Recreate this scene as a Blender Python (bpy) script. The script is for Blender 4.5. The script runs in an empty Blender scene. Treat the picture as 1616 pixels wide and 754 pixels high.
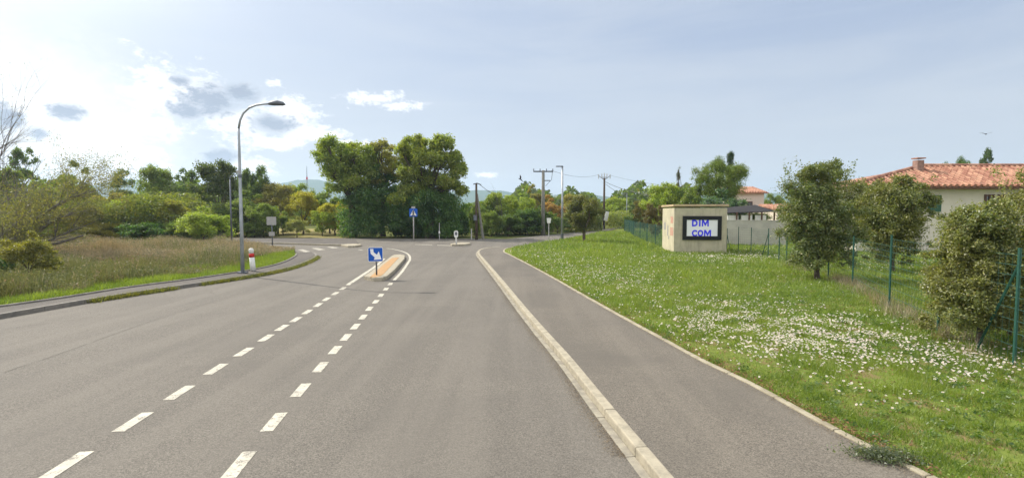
import bpy, bmesh, math, random
import numpy as np
from mathutils import Vector, Matrix
from mathutils.geometry import tessellate_polygon
R = math.radians
sc = bpy.context.scene
col = sc.collection

# ------------------------------------------------------------------ camera
F, CX, CY, HOR, CAMZ = 800.0, 808.0, 377.0, 335.0, 2.5
PITCH = math.atan((CY - HOR) / F)
cam_d = bpy.data.cameras.new('camera'); cam = bpy.data.objects.new('camera', cam_d); col.objects.link(cam)
cam_d.sensor_width = 36; cam_d.lens = 36 * F / 1616; cam_d.clip_end = 6000; cam_d.clip_start = 0.05
cam.location = (0, 0, CAMZ); cam.rotation_euler = (math.pi / 2 - PITCH, 0, 0)
sc.camera = cam
cp, sp = math.cos(PITCH), math.sin(PITCH)
def ray(px, py):
    a, b = px - CX, CY - py
    return Vector((a, F * cp + b * sp, -F * sp + b * cp))
def W(px, py, Y):
    d = ray(px, py); return Vector((0, 0, CAMZ)) + d * (Y / d.y)
def G(px, py, z=0.0):
    d = ray(px, py); return Vector((0, 0, CAMZ)) + d * ((z - CAMZ) / d.z)
def azel(px, py):
    d = ray(px, py).normalized(); return math.atan2(d.x, d.y), math.asin(d.z)

# ------------------------------------------------------------------ world, sun, exposure
SUN_EL, SUN_AZ = R(41), R(-57)          # azimuth measured from +Y towards +X
sun_dir = Vector((math.sin(SUN_AZ) * math.cos(SUN_EL), math.cos(SUN_AZ) * math.cos(SUN_EL), math.sin(SUN_EL)))
sd = bpy.data.lights.new('sun', 'SUN'); sd.energy = 3.0; sd.angle = R(0.6); sd.color = (1, 0.94, 0.83)
so = bpy.data.objects.new('sun', sd); col.objects.link(so)
so.rotation_euler = sun_dir.to_track_quat('Z', 'Y').to_euler()
sc.view_settings.view_transform = 'Standard'; sc.view_settings.look = 'None'
sc.view_settings.gamma = 1; sc.view_settings.use_curve_mapping = False
sc.view_settings.exposure = 0.78
world = bpy.data.worlds.new('World'); sc.world = world; world.use_nodes = True
wt = world.node_tree; wn = wt.nodes; wl = wt.links
class NT:
    """tiny node helper"""
    def __init__(s, t): s.t = t
    def n(s, typ, **k):
        x = s.t.nodes.new(typ)
        for a, b in k.items(): setattr(x, a, b)
        return x
    def set(s, sock, v):
        if isinstance(v, bpy.types.NodeSocket): s.t.links.new(v, sock)
        else: sock.default_value = v
    def m(s, op, a, b=0.0, c=0.0, clamp=False):
        x = s.n('ShaderNodeMath', operation=op, use_clamp=clamp)
        s.set(x.inputs[0], a); s.set(x.inputs[1], b)
        if len(x.inputs) > 2: s.set(x.inputs[2], c)
        return x.outputs[0]
    def ss(s, v, lo, hi, a=0.0, b=1.0):
        x = s.n('ShaderNodeMapRange', interpolation_type='SMOOTHSTEP')
        s.set(x.inputs[0], v); x.inputs[1].default_value = lo; x.inputs[2].default_value = hi
        x.inputs[3].default_value = a; x.inputs[4].default_value = b
        return x.outputs[0]
    def mix(s, f, a, b, mode='MIX'):
        x = s.n('ShaderNodeMix', data_type='RGBA', blend_type=mode)
        s.set(x.inputs[0], f)
        for i, v in ((6, a), (7, b)):
            if isinstance(v, tuple) and len(v) == 3: v = (*v, 1)
            s.set(x.inputs[i], v)
        return x.outputs[2]
    def noise(s, vec, scale, detail=4, rough=0.55, dist=0.0):
        x = s.n('ShaderNodeTexNoise'); s.set(x.inputs['Vector'], vec)
        x.inputs['Scale'].default_value = scale; x.inputs['Detail'].default_value = detail
        x.inputs['Roughness'].default_value = rough; x.inputs['Distortion'].default_value = dist
        return x.outputs['Fac']
wn.clear(); T = NT(wt)
sky = T.n('ShaderNodeTexSky', sky_type='NISHITA', sun_disc=False, sun_elevation=SUN_EL, sun_rotation=SUN_AZ)
sky.air_density = 1.0; sky.dust_density = 0.6; sky.ozone_density = 1.0; sky.altitude = 150
tc = T.n('ShaderNodeTexCoord'); sx = T.n('ShaderNodeSeparateXYZ'); T.set(sx.inputs[0], tc.outputs['Generated'])
AZ = T.m('ARCTAN2', sx.outputs[0], sx.outputs[1]); EL = T.m('ARCSINE', sx.outputs[2])
cv = T.n('ShaderNodeCombineXYZ'); T.set(cv.inputs[0], AZ); T.set(cv.inputs[1], T.m('MULTIPLY', EL, 1.7))
n1 = T.noise(cv.outputs[0], 7.0, 9, 0.62, 0.3)
n2 = T.noise(cv.outputs[0], 21.0, 9, 0.7, 0.4)
cirv = T.n('ShaderNodeMapping'); T.set(cirv.inputs[0], cv.outputs[0]); cirv.inputs['Rotation'].default_value = (0, 0, R(-18)); cirv.inputs['Scale'].default_value = (1.1, 4.2, 1)
cir = T.noise(cirv.outputs[0], 1.9, 8, 0.58, 0.5)
def blobs(lst, soft=1.0):
    acc = None
    for px, py, w, h in lst:
        a, e = azel(px, py); a2, _ = azel(px + w, py); _, e2 = azel(px, py - h)
        u = T.m('DIVIDE', T.m('SUBTRACT', AZ, a), abs(a2 - a)); v = T.m('DIVIDE', T.m('SUBTRACT', EL, e), abs(e2 - e))
        r2 = T.m('ADD', T.m('MULTIPLY', u, u), T.m('MULTIPLY', v, v))
        g = T.m('SUBTRACT', 1.0, T.m('SQRT', r2))
        acc = g if acc is None else T.m('MAXIMUM', acc, g)
    return acc
WHITE = [(300, 150, 105, 50), (370, 190, 95, 40), (250, 122, 40, 22), (455, 175, 55, 28), (490, 212, 50, 16), (590, 156, 52, 14), (630, 166, 40, 11), (432, 130, 16, 8),
         (140, 235, 130, 50), (560, 235, 40, 14), (60, 170, 60, 40), (420, 225, 60, 16), (768, 276, 26, 6), (210, 200, 80, 30), (395, 265, 60, 20)]
GREY = [(335, 160, 72, 38), (375, 148, 40, 22), (425, 194, 46, 19), (106, 176, 36, 19), (345, 250, 34, 16), (5, 190, 36, 30), (60, 212, 30, 14), (300, 175, 40, 20), (285, 128, 26, 12)]
n3 = T.noise(cv.outputs[0], 58.0, 6, 0.65, 0.3)
nn = T.m('ADD', T.m('ADD', T.m('MULTIPLY', T.m('SUBTRACT', n1, 0.5), 2.6), T.m('MULTIPLY', T.m('SUBTRACT', n2, 0.5), 3.0)), T.m('MULTIPLY', T.m('SUBTRACT', n3, 0.5), 1.7))
wm = T.ss(T.m('ADD', blobs(WHITE), nn), -0.05, 0.95)
gm = T.ss(T.m('ADD', blobs(GREY), T.m('MULTIPLY', nn, 0.75)), -0.05, 0.75)
cirm = T.ss(cir, 0.3, 0.75, 0.0, 1.0)
# thin high veil, brighter where it scatters the sun forward
vd = T.n('ShaderNodeVectorMath', operation='DOT_PRODUCT'); T.set(vd.inputs[0], tc.outputs['Generated']); vd.inputs[1].default_value = sun_dir
dp = T.m('MAXIMUM', vd.outputs['Value'], 0.0)
veil = T.mix(T.m('POWER', dp, 3.0), (3.6, 4.3, 5.7), (6.4, 6.8, 7.4))
veil = T.mix(T.m('MULTIPLY', cirm, 0.55), veil, (5.8, 6.2, 6.7))
veil = T.mix(T.m('POWER', dp, 26.0), veil, (62, 59, 54))
c1 = T.mix(0.84, sky.outputs[0], veil)
lowm = T.ss(EL, 0.0, 0.36, 0.8, 0.0)
c1 = T.mix(lowm, c1, (5.6, 6.0, 6.4))
# bank of bright haze and cloud low under the sun
bank = T.ss(T.m('ADD', blobs([(-60, 220, 430, 270)]), T.m('MULTIPLY', nn, 0.10)), 0.02, 0.5)
c1 = T.mix(T.m('MULTIPLY', bank, 0.95), c1, (8.3, 8.4, 8.5))
# bright clouds out of view overhead and behind, added to fill the shade
fillm = T.m('MAXIMUM', T.ss(T.m('ABSOLUTE', AZ), 1.1, 1.6), T.ss(EL, 0.62, 1.0))
c1 = T.mix(T.m('MULTIPLY', fillm, T.ss(n1, 0.38, 0.56, 0.0, 0.9)), c1, (15.0, 15.0, 15.0))
c2 = T.mix(wm, c1, (10.5, 10.5, 10.6))
c3 = T.mix(T.m('MULTIPLY', gm, 0.97), c2, (3.0, 3.5, 4.4))
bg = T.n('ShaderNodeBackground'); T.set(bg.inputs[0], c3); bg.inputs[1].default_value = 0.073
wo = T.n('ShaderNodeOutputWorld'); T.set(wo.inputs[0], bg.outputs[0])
world.cycles.sampling_method = 'MANUAL'; world.cycles.sample_map_resolution = 512
sc.cycles.use_denoising = True; sc.cycles.denoiser = 'OPENIMAGEDENOISE'; sc.cycles.denoising_prefilter = 'ACCURATE'
sc.cycles.max_bounces = 6; sc.cycles.diffuse_bounces = 3; sc.cycles.transmission_bounces = 4; sc.cycles.volume_bounces = 1
sc.cycles.transparent_max_bounces = 8; sc.cycles.sample_clamp_indirect = 4

# ------------------------------------------------------------------ helpers
def mat(name, color=(0.5, 0.5, 0.5), rough=0.8, metal=0.0, var=0.0, scale=6.0, color2=None, bump=0.0, bscale=60.0, spec=0.3):
    m = bpy.data.materials.new(name); m.use_nodes = True; t = m.node_tree; t.nodes.clear(); N = NT(t)
    b = N.n('ShaderNodeBsdfPrincipled'); o = N.n('ShaderNodeOutputMaterial'); N.set(o.inputs[0], b.outputs[0])
    b.inputs['Roughness'].default_value = rough; b.inputs['Metallic'].default_value = metal
    b.inputs['Specular IOR Level'].default_value = spec
    geo = N.n('ShaderNodeNewGeometry')
    c = (*color, 1)
    if var or color2:
        c2 = color2 or tuple(v * (1 - var) for v in color)
        f = N.ss(N.noise(geo.outputs['Position'], scale, 6, 0.65), 0.35, 0.68)
        N.set(b.inputs['Base Color'], N.mix(f, color, c2))
    else: b.inputs['Base Color'].default_value = c
    if bump:
        bp = N.n('ShaderNodeBump'); bp.inputs['Strength'].default_value = bump; bp.inputs['Distance'].default_value = 0.02
        N.set(bp.inputs['Height'], N.noise(geo.outputs['Position'], bscale, 4)); N.set(b.inputs['Normal'], bp.outputs[0])
    return m

def foliage_mat(name, objcolor=True, color=(0.08, 0.12, 0.03), color_b=None, trans=0.5, tcol=(1.5, 1.6, 0.55), gain=1.0):
    m = bpy.data.materials.new(name); m.use_nodes = True; t = m.node_tree; t.nodes.clear(); N = NT(t)
    at = N.n('ShaderNodeAttribute', attribute_name='rnd')
    if objcolor:
        oi = N.n('ShaderNodeObjectInfo'); base = oi.outputs['Color']
    else: base = (*color, 1)
    r = at.outputs['Fac']
    if gain != 1: base = N.mix(1.0, base, (gain, gain, gain), 'MULTIPLY')
    geo = N.n('ShaderNodeNewGeometry')
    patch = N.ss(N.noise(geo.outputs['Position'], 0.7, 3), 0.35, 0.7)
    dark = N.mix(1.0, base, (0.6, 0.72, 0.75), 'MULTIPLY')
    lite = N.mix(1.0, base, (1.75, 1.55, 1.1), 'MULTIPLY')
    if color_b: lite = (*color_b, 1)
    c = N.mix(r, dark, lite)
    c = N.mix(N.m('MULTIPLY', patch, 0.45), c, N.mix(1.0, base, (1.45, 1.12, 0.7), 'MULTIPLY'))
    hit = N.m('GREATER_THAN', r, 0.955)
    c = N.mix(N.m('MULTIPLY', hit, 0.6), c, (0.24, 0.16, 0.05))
    d = N.n('ShaderNodeBsdfDiffuse'); N.set(d.inputs[0], c)
    tr = N.n('ShaderNodeBsdfTranslucent'); N.set(tr.inputs[0], N.mix(1.0, c, tcol, 'MULTIPLY'))
    mx = N.n('ShaderNodeMixShader'); mx.inputs[0].default_value = trans
    N.set(mx.inputs[1], d.outputs[0]); N.set(mx.inputs[2], tr.outputs[0])
    gl = N.n('ShaderNodeBsdfGlossy'); gl.inputs['Roughness'].default_value = 0.45; gl.inputs[0].default_value = (1, 1, 1, 1)
    m2 = N.n('ShaderNodeMixShader'); m2.inputs[0].default_value = 0.035
    N.set(m2.inputs[1], mx.outputs[0]); N.set(m2.inputs[2], gl.outputs[0])
    o = N.n('ShaderNodeOutputMaterial'); N.set(o.inputs[0], m2.outputs[0])
    return m

def tag(o, label=None, cat=None, group=None, kind=None):
    if label: o['label'] = label
    if cat: o['category'] = cat
    if group: o['group'] = group
    if kind: o['kind'] = kind
    return o
def empty(name, loc, label=None, cat=None, group=None, rz=0.0, kind=None):
    o = bpy.data.objects.new(name, None); col.objects.link(o); o.location = loc; o.rotation_euler = (0, 0, rz)
    o.empty_display_size = 0.2
    return tag(o, label, cat, group, kind)
def link(name, me, m=None, parent=None, loc=None):
    o = bpy.data.objects.new(name, me); col.objects.link(o)
    if m is not None and not me.materials: me.materials.append(m)
    if parent: o.parent = parent
    if loc is not None: o.location = loc
    return o
class MB:
    def __init__(s): s.v = []; s.f = []
    def add(s, vs, fs):
        k = len(s.v); s.v += [tuple(v) for v in vs]; s.f += [tuple(i + k for i in f) for f in fs]; return s
    def box(s, c, d, rz=0.0, M=None):
        x, y, z = (q / 2 for q in d)
        vs = [Vector((a * x, b * y, e * z)) for a in (-1, 1) for b in (-1, 1) for e in (-1, 1)]
        Rm = M if M is not None else Matrix.Rotation(rz, 3, 'Z')
        vs = [Rm @ v + Vector(c) for v in vs]
        return s.add(vs, [(0, 1, 3, 2), (4, 6, 7, 5), (0, 4, 5, 1), (2, 3, 7, 6), (0, 2, 6, 4), (1, 5, 7, 3)])
    def tube(s, pts, rad, n=8, cap=True):
        pts = [Vector(p) for p in pts]; k0 = len(s.v)
        if not hasattr(rad, '__len__'): rad = [rad] * len(pts)
        ref = None
        for i, p in enumerate(pts):
            d = (pts[min(i + 1, len(pts) - 1)] - pts[max(i - 1, 0)]).normalized()
            if ref is None: ref = d.orthogonal().normalized()
            a = (ref - d * ref.dot(d)).normalized(); b = d.cross(a); ref = a
            for j in range(n):
                t = 2 * math.pi * j / n
                s.v.append(tuple(p + (a * math.cos(t) + b * math.sin(t)) * rad[i]))
        for i in range(len(pts) - 1):
            for j in range(n):
                q = k0 + i * n
                s.f.append((q + j, q + (j + 1) % n, q + n + (j + 1) % n, q + n + j))
        if cap:
            s.f.append(tuple(k0 + j for j in range(n))[::-1]); q = k0 + (len(pts) - 1) * n
            s.f.append(tuple(q + j for j in range(n)))
        return s
    def lathe(s, prof, c=(0, 0, 0), n=20):
        return s.tube([(c[0], c[1], c[2] + z) for r, z in prof], [r for r, z in prof], n)
    def prism(s, pts, z0, z1):
        """closed polygon in xy extruded vertically"""
        n = len(pts); tri = tessellate_polygon([[Vector((p[0], p[1], 0)) for p in pts]])
        vs = [(p[0], p[1], z1) for p in pts] + [(p[0], p[1], z0) for p in pts]
        fs = []
        for t in tri:
            a, b, c = (Vector((pts[i][0], pts[i][1], 0)) for i in t)
            fs.append(tuple(t) if (b - a).cross(c - a).z > 0 else tuple(t)[::-1])
        fs += [(i, (i + 1) % n, n + (i + 1) % n, n + i) for i in range(n)]
        return s.add(vs, fs)
    def mesh(s, name, smooth=False):
        me = bpy.data.meshes.new(name); me.from_pydata(s.v, [], s.f); me.update()
        bm = bmesh.new(); bm.from_mesh(me); bmesh.ops.recalc_face_normals(bm, faces=bm.faces); bm.to_mesh(me); bm.free()
        if smooth: me.polygons.foreach_set('use_smooth', [True] * len(me.polygons))
        return me
    def build(s, name, m, parent=None, loc=None, smooth=False, bevel=0.0):
        o = link(name, s.mesh(name, smooth), m, parent, loc)
        if bevel:
            b = o.modifiers.new('bevel', 'BEVEL'); b.width = bevel; b.segments = 2; b.limit_method = 'ANGLE'
        return o
def npmesh(name, V, k, rnd=None):
    """V: (N,k,3) array: N separate polygons with k corners"""
    N = len(V); me = bpy.data.meshes.new(name)
    me.vertices.add(N * k); me.vertices.foreach_set('co', np.ascontiguousarray(V, dtype=np.float32).ravel())
    me.loops.add(N * k); me.loops.foreach_set('vertex_index', np.arange(N * k, dtype=np.int32))
    me.polygons.add(N); me.polygons.foreach_set('loop_start', np.arange(0, N * k, k, dtype=np.int32))
    me.update(calc_edges=True)
    if rnd is not None:
        a = me.attributes.new('rnd', 'FLOAT', 'POINT'); a.data.foreach_set('value', np.repeat(rnd, k).astype(np.float32))
    return me
def norm(a): return a / np.maximum(np.linalg.norm(a, axis=-1, keepdims=True), 1e-9)
def leaf_quads(rs, P, Nrm, size, asp=0.6):
    """diamond leaves at P with normals Nrm"""
    n = len(P); t = norm(np.cross(Nrm, rs.normal(size=(n, 3)))); b = np.cross(Nrm, t)
    L = (size * rs.uniform(0.6, 1.35, n))[:, None] * 0.5
    w = L * asp
    fold = Nrm * L * 0.25
    return np.stack([P - t * L, P + b * w + fold, P + t * L, P - b * w + fold], 1)

# ------------------------------------------------------------------ tree prototypes
BARK = mat('bark', (0.13, 0.10, 0.075), 0.95, var=0.5, scale=9, bump=0.6, bscale=25)
BARKG = mat('bark_grey', (0.2, 0.18, 0.155), 0.95, var=0.4, scale=9)
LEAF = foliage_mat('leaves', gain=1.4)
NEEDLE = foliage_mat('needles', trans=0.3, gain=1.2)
def crown_arrays(seed, w, h, z0, lobes, leaves, leaf, shape='round', lobe_r=(0.2, 0.36), loose=0.12, asp=0.6, up=0.35, centers=None, core=0.25, subs=12):
    """w,h overall crown width and height, bottom of the crown at z0; returns centres, radii, quads, rnd"""
    rs = np.random.RandomState(seed)
    C = []; Rr = []
    hh = h / 2; ww = w / 2
    if centers is None:
        for i in range(lobes):
            for _ in range(50):
                a = rs.uniform(0, 2 * math.pi); zz = rs.uniform(-1, 1)
                if shape == 'round': pr = math.sqrt(max(0, 1 - zz * zz * 0.85))
                elif shape == 'bush': pr = math.sqrt(max(0, 1 - ((zz + 0.35) / 1.35) ** 2)) if zz > -0.35 else 1.0
                elif shape == 'cone': pr = (1 - zz) / 2 * 1.0 + 0.05
                elif shape == 'flat': pr = math.sqrt(max(0, 1 - zz * zz))
                elif shape == 'slim': pr = math.sqrt(max(0, 1 - zz * zz)) 
                break
            q = rs.uniform(0.45, 1.0) if shape != 'cone' else rs.uniform(0.4, 1)
            r = rs.uniform(*lobe_r) * min(ww, hh * 1.3) * 1.0
            rad = pr * q * (ww - r * 0.75)
            C.append((math.cos(a) * rad, math.sin(a) * rad, z0 + hh + zz * (hh - r * 0.7))); Rr.append(r)
    else:
        for (x, y, z, r) in centers: C.append((x, y, z)); Rr.append(r)
    C = np.array(C); Rr = np.array(Rr); C0, R0 = C, Rr
    if subs:
        dd = norm(rs.normal(size=(len(C), subs, 3))); dd[:, :, 2] = np.where(dd[:, :, 2] < -.2, -dd[:, :, 2], dd[:, :, 2])
        C = (C[:, None] + dd * (Rr * .72)[:, None, None] * rs.uniform(.75, 1.2, (len(C), subs, 1))).reshape(-1, 3)
        Rr = (Rr[:, None] * rs.uniform(.2, .56, (len(Rr), subs))).ravel()
    wt_ = Rr ** 2 / (Rr ** 2).sum(); idx = rs.choice(len(C), leaves, p=wt_)
    D = norm(rs.normal(size=(leaves, 3))); D[:, 2] = np.where((D[:, 2] < -0.3) & (rs.rand(leaves) < 0.5), -D[:, 2], D[:, 2])
    # sub clumps: bump the shell so each lobe breaks into sprays
    k = norm(rs.normal(size=(60, 3)))
    sub = (np.abs(D @ k.T) ** 24).max(1)
    rr = np.where(rs.rand(leaves) < core, rs.uniform(0.3, 0.85, leaves), 0.8 + 0.3 * sub + rs.normal(0, loose * 1.5, leaves))
    fz = rs.rand(leaves) < .5; rr = np.where(fz, np.minimum(np.abs(rs.normal(0, .62, leaves)), 1.45), rr)
    P = C[idx] + D * (Rr[idx] * rr)[:, None]
    P[:, 2] = np.maximum(P[:, 2], 0.05)
    Nn = norm(D * 0.45 + rs.normal(size=(leaves, 3)) * 0.7 + np.array([0, 0, up]))
    Q = leaf_quads(rs, P, Nn, leaf, asp)
    return C0, R0, Q, rs.rand(leaves)
def trunk_mesh(seed, C, Rr, z_split, r0, n_limbs=9, lean=(0, 0)):
    rs = random.Random(seed); mb = MB()
    top = Vector((lean[0], lean[1], z_split)); pts = []
    for i in range(6):
        t = i / 5; pts.append(Vector((lean[0] * t * t + rs.uniform(-1, 1) * r0 * 0.35 * (t > 0), lean[1] * t * t + rs.uniform(-1, 1) * r0 * 0.35 * (t > 0), z_split * t - (0.15 if i == 0 else 0))))
    mb.tube(pts, [r0 * (1.35 if i == 0 else 1.0 - 0.3 * i / 5) for i in range(6)], 9)
    order = sorted(range(len(C)), key=lambda i: -Rr[i])[:n_limbs]
    for i in order:
        c = Vector(C[i]); s0 = pts[4] if rs.random() < 0.4 else pts[5]
        midp = s0.lerp(c, 0.5) + Vector((rs.uniform(-1, 1), rs.uniform(-1, 1), rs.uniform(0, 1))) * (c - s0).length * 0.12
        r = r0 * rs.uniform(0.3, 0.5)
        mb.tube([s0, s0.lerp(midp, 0.5) + Vector((0, 0, .02)), midp, c], [r, r * 0.8, r * 0.6, r * 0.25], 6)
        for _ in range(3):
            e = c + Vector((rs.uniform(-1, 1), rs.uniform(-1, 1), rs.uniform(-0.2, 1))).normalized() * Rr[i] * rs.uniform(0.6, 0.95)
            mb.tube([midp.lerp(c, rs.uniform(0.3, 1)), c.lerp(e, 0.5), e], [r * 0.35, r * 0.2, r * 0.07], 5)
    return mb.mesh('trunk')
PROTO = {}
def proto(key, seed, w, h, z0, lobes, leaves, leaf, r0=0.16, zs=None, limbs=9, bark=None, lm=None, **k):
    C, Rr, Q, rn = crown_arrays(seed, w, h - z0, z0, lobes, leaves, leaf, **k)
    me = npmesh('crown', Q, 4, rn); me.materials.append(lm or LEAF)
    tm = trunk_mesh(seed, C, Rr, zs if zs is not None else max(0.3, z0 + 0.25 * (h - z0)), r0, limbs); tm.materials.append(bark or BARK)
    PROTO[key] = (me, tm, w, h)
# natural sizes in metres
proto('broad1', 1, 8, 8, .5, 30, 22000, 0.21)
proto('broad2', 2, 7, 9, .9, 32, 22000, 0.21, shape='round', lobe_r=(0.18, 0.33))
proto('broad3', 3, 8.5, 7.5, 0.1, 36, 22000, 0.2, lobe_r=(0.15, 0.3))
proto('open1', 4, 7, 9, 2.0, 34, 13000, 0.19, lobe_r=(0.13, 0.24), core=0.5, loose=0.2)
proto('bush1', 5, 5, 3.6, 0, 28, 18000, 0.13, shape='bush', r0=0.08, lobe_r=(0.2, 0.36))
proto('bush2', 6, 4.5, 4.2, 0, 26, 18000, 0.13, shape='bush', r0=0.08, lobe_r=(0.18, 0.34), loose=0.2)
proto('slim1', 7, 3.6, 8, 1.0, 24, 8000, 0.2, shape='slim', lobe_r=(0.3, 0.5))
proto('cone1', 8, 4.0, 9, 0.5, 70, 20000, 0.2, shape='cone', lobe_r=(0.2, 0.36), lm=NEEDLE, asp=0.25, limbs=20, zs=8.2)
proto('spire', 10, 2.6, 8, 2.5, 40, 2600, 0.12, shape='cone', lobe_r=(.12, .3), lm=NEEDLE, asp=.3, limbs=30, zs=7.6, r0=.09, loose=.3)
proto('umbrella', 9, 8, 6.5, 2.6, 46, 34000, 0.17, shape='flat', lobe_r=(0.26, 0.42), lm=NEEDLE, asp=0.3, limbs=14, loose=0.07)
def place(root, key, w, h, color, rz):
    me, tm, pw, ph = PROTO[key]
    c = link('crown', me, None, root); t = link('trunk', tm, None, root)
    s = (w / pw, w / pw, h / ph)
    c.scale = s; t.scale = s; c.rotation_euler = t.rotation_euler = (0, 0, rz)
    c.color = (*color, 1)
    return c, t
DARK = (0.065, 0.105, 0.036); MID = (0.105, 0.15, 0.042); YEL = (0.22, 0.215, 0.035); OLI = (0.15, 0.145, 0.055); BRO = (0.19, 0.125, 0.055); TEAL = (0.055, 0.10, 0.075); BRI = (0.15, 0.20, 0.04)
PALE = (0.16, 0.18, 0.075)
rt = random.Random(77)
def tree(px, top, wpx, Y, key, color, label, group=None, name='broadleaf_tree', cat='tree', z=0.0, x=None):
    X = W(px, 335, Y).x; H = W(px, top, Y).z - z; wd = wpx / F * Y * 1.12
    r = empty(name, (X, Y, z), label, cat, group)
    j = rt.uniform(0.9, 1.1)
    place(r, key, wd, H * 1.02, tuple(v * j for v in color), rt.uniform(0, 6.28))
    return r

# ------------------------------------------------------------------ materials
def asphalt_mat(name, a, b, patchy=0.25):
    m = bpy.data.materials.new(name); m.use_nodes = True; t = m.node_tree; t.nodes.clear(); N = NT(t)
    geo = N.n('ShaderNodeNewGeometry'); P = geo.outputs['Position']
    vo = N.n('ShaderNodeTexVoronoi'); N.set(vo.inputs['Vector'], P); vo.inputs['Scale'].default_value = 95
    sep = N.n('ShaderNodeSeparateColor'); N.set(sep.inputs[0], vo.outputs['Color'])
    gr = sep.outputs[0]
    g2 = N.noise(P, 38, 3, 0.7)
    base = N.mix(gr, tuple(v * 0.5 for v in a), tuple(v * 1.5 for v in a))
    base = N.mix(N.m('MULTIPLY', N.ss(g2, 0.35, 0.65), 0.35), base, tuple(v * 0.72 for v in a))
    big = N.ss(N.noise(P, 0.33, 5, 0.6, 0.6), 0.35, 0.68)
    base = N.mix(N.m('MULTIPLY', big, min(1, patchy * 2.4)), base, b)
    # stretched wear in the driving direction
    mp = N.n('ShaderNodeMapping'); N.set(mp.inputs[0], P); mp.inputs['Scale'].default_value = (1.3, 0.07, 1)
    st = N.ss(N.noise(mp.outputs[0], 1.2, 3), 0.42, 0.62)
    base = N.mix(N.m('MULTIPLY', st, 0.24), base, tuple(min(1, v * 1.35) for v in a))
    # dark hairline cracks
    v2 = N.n('ShaderNodeTexVoronoi', feature='DISTANCE_TO_EDGE'); wv = N.n('ShaderNodeVectorMath', operation='ADD')
    nz = N.n('ShaderNodeTexNoise'); N.set(nz.inputs['Vector'], P); nz.inputs['Scale'].default_value = 1.1; nz.inputs['Detail'].default_value = 5
    N.set(wv.inputs[0], P); N.set(wv.inputs[1], nz.outputs['Color']); N.set(v2.inputs['Vector'], wv.outputs[0]); v2.inputs['Scale'].default_value = 0.16
    ck = N.m('MULTIPLY', N.ss(v2.outputs['Distance'], 0.0, 0.0022, 1, 0), N.ss(N.noise(P, 0.5, 2), 0.5, 0.6))
    base = N.mix(N.m('MULTIPLY', ck, 0.45), base, (0.05, 0.048, 0.045))
    bs = N.n('ShaderNodeBsdfPrincipled'); N.set(bs.inputs['Base Color'], base); bs.inputs['Roughness'].default_value = 0.88
    bs.inputs['Specular IOR Level'].default_value = 0.25
    bp = N.n('ShaderNodeBump'); bp.inputs['Strength'].default_value = 0.35; bp.inputs['Distance'].default_value = 0.006
    N.set(bp.inputs['Height'], vo.outputs['Distance']); N.set(bs.inputs['Normal'], bp.outputs[0])
    o = N.n('ShaderNodeOutputMaterial'); N.set(o.inputs[0], bs.outputs[0]); return m
M = {}
def stain_mat(name, color, rough, color2, scale):
    m = mat(name, color, rough, color2=color2, scale=scale, bump=.25); t = m.node_tree; N = NT(t)
    b = [n for n in t.nodes if n.type == 'BSDF_PRINCIPLED'][0]; src = b.inputs['Base Color'].links[0].from_socket
    mp = N.n('ShaderNodeMapping'); N.set(mp.inputs[0], N.n('ShaderNodeNewGeometry').outputs['Position']); mp.inputs['Scale'].default_value = (1, 1, .12)
    f = N.ss(N.noise(mp.outputs[0], 4.5, 5, .7), .5, .72)
    N.set(b.inputs['Base Color'], N.mix(N.m('MULTIPLY', f, .55), src, tuple(v * .5 for v in color))); return m
M['road'] = asphalt_mat('asphalt', (0.148, 0.133, 0.112), (0.112, 0.101, 0.087))
M['path'] = asphalt_mat('pavement_asphalt', (0.148, 0.130, 0.106), (0.110, 0.098, 0.082), 0.4)
M['pathl'] = asphalt_mat('pavement_asphalt_old', (0.105, 0.092, 0.08), (0.078, 0.07, 0.062), 0.4)
M['kerb'] = mat('kerb_concrete', (0.38, 0.335, 0.25), 0.9, color2=(0.27, 0.24, 0.18), scale=7, bump=0.3)
M['gutter'] = mat('gutter_concrete', (0.33, 0.30, 0.235), 0.9, color2=(0.21, 0.19, 0.155), scale=5, bump=0.3)
M['edging'] = mat('edging_concrete', (0.36, 0.32, 0.235), 0.9, color2=(0.25, 0.215, 0.15), scale=4, bump=0.4)
M['kerbl'] = mat('old_kerb', (0.22, 0.20, 0.17), 0.9, color2=(0.14, 0.13, 0.115), scale=5)
def paint_mat(name, wear):
    m = bpy.data.materials.new(name); m.use_nodes = True; t = m.node_tree; t.nodes.clear(); N = NT(t)
    P = N.n('ShaderNodeNewGeometry').outputs['Position']
    w = N.m('ADD', N.m('MULTIPLY', N.noise(P, 9, 6, .75), .7), N.m('MULTIPLY', N.noise(P, 55, 4, .7), .5))
    f = N.ss(w, wear, wear + .10)
    c = N.mix(N.ss(N.noise(P, 4, 4), .35, .7), (.53, .495, .40), (.38, .355, .29))
    c = N.mix(f, c, (.20, .18, .15))
    b = N.n('ShaderNodeBsdfPrincipled'); N.set(b.inputs['Base Color'], c); b.inputs['Roughness'].default_value = .8
    o = N.n('ShaderNodeOutputMaterial'); N.set(o.inputs[0], b.outputs[0]); return m
M['paint'] = paint_mat('road_paint', .60)
M['paint_worn'] = paint_mat('worn_paint', .53)
M['island'] = mat('island_fill', (0.42, 0.25, 0.11), 0.9, color2=(0.33, 0.20, 0.10), scale=9)
M['galv'] = mat('galvanised', (0.42, 0.45, 0.47), 0.5, 0.6, var=0.25, scale=4)
M['galvd'] = mat('dark_galvanised', (0.14, 0.15, 0.17), 0.5, 0.5)
M['black'] = mat('black_plastic', (0.01, 0.01, 0.01), 0.5)
M['panel'] = mat('panel_grey', (0.80, 0.80, 0.80), 0.5)
M['violet'] = mat('lettering_blue', (0.05, 0.05, 0.8), 0.5)
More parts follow.
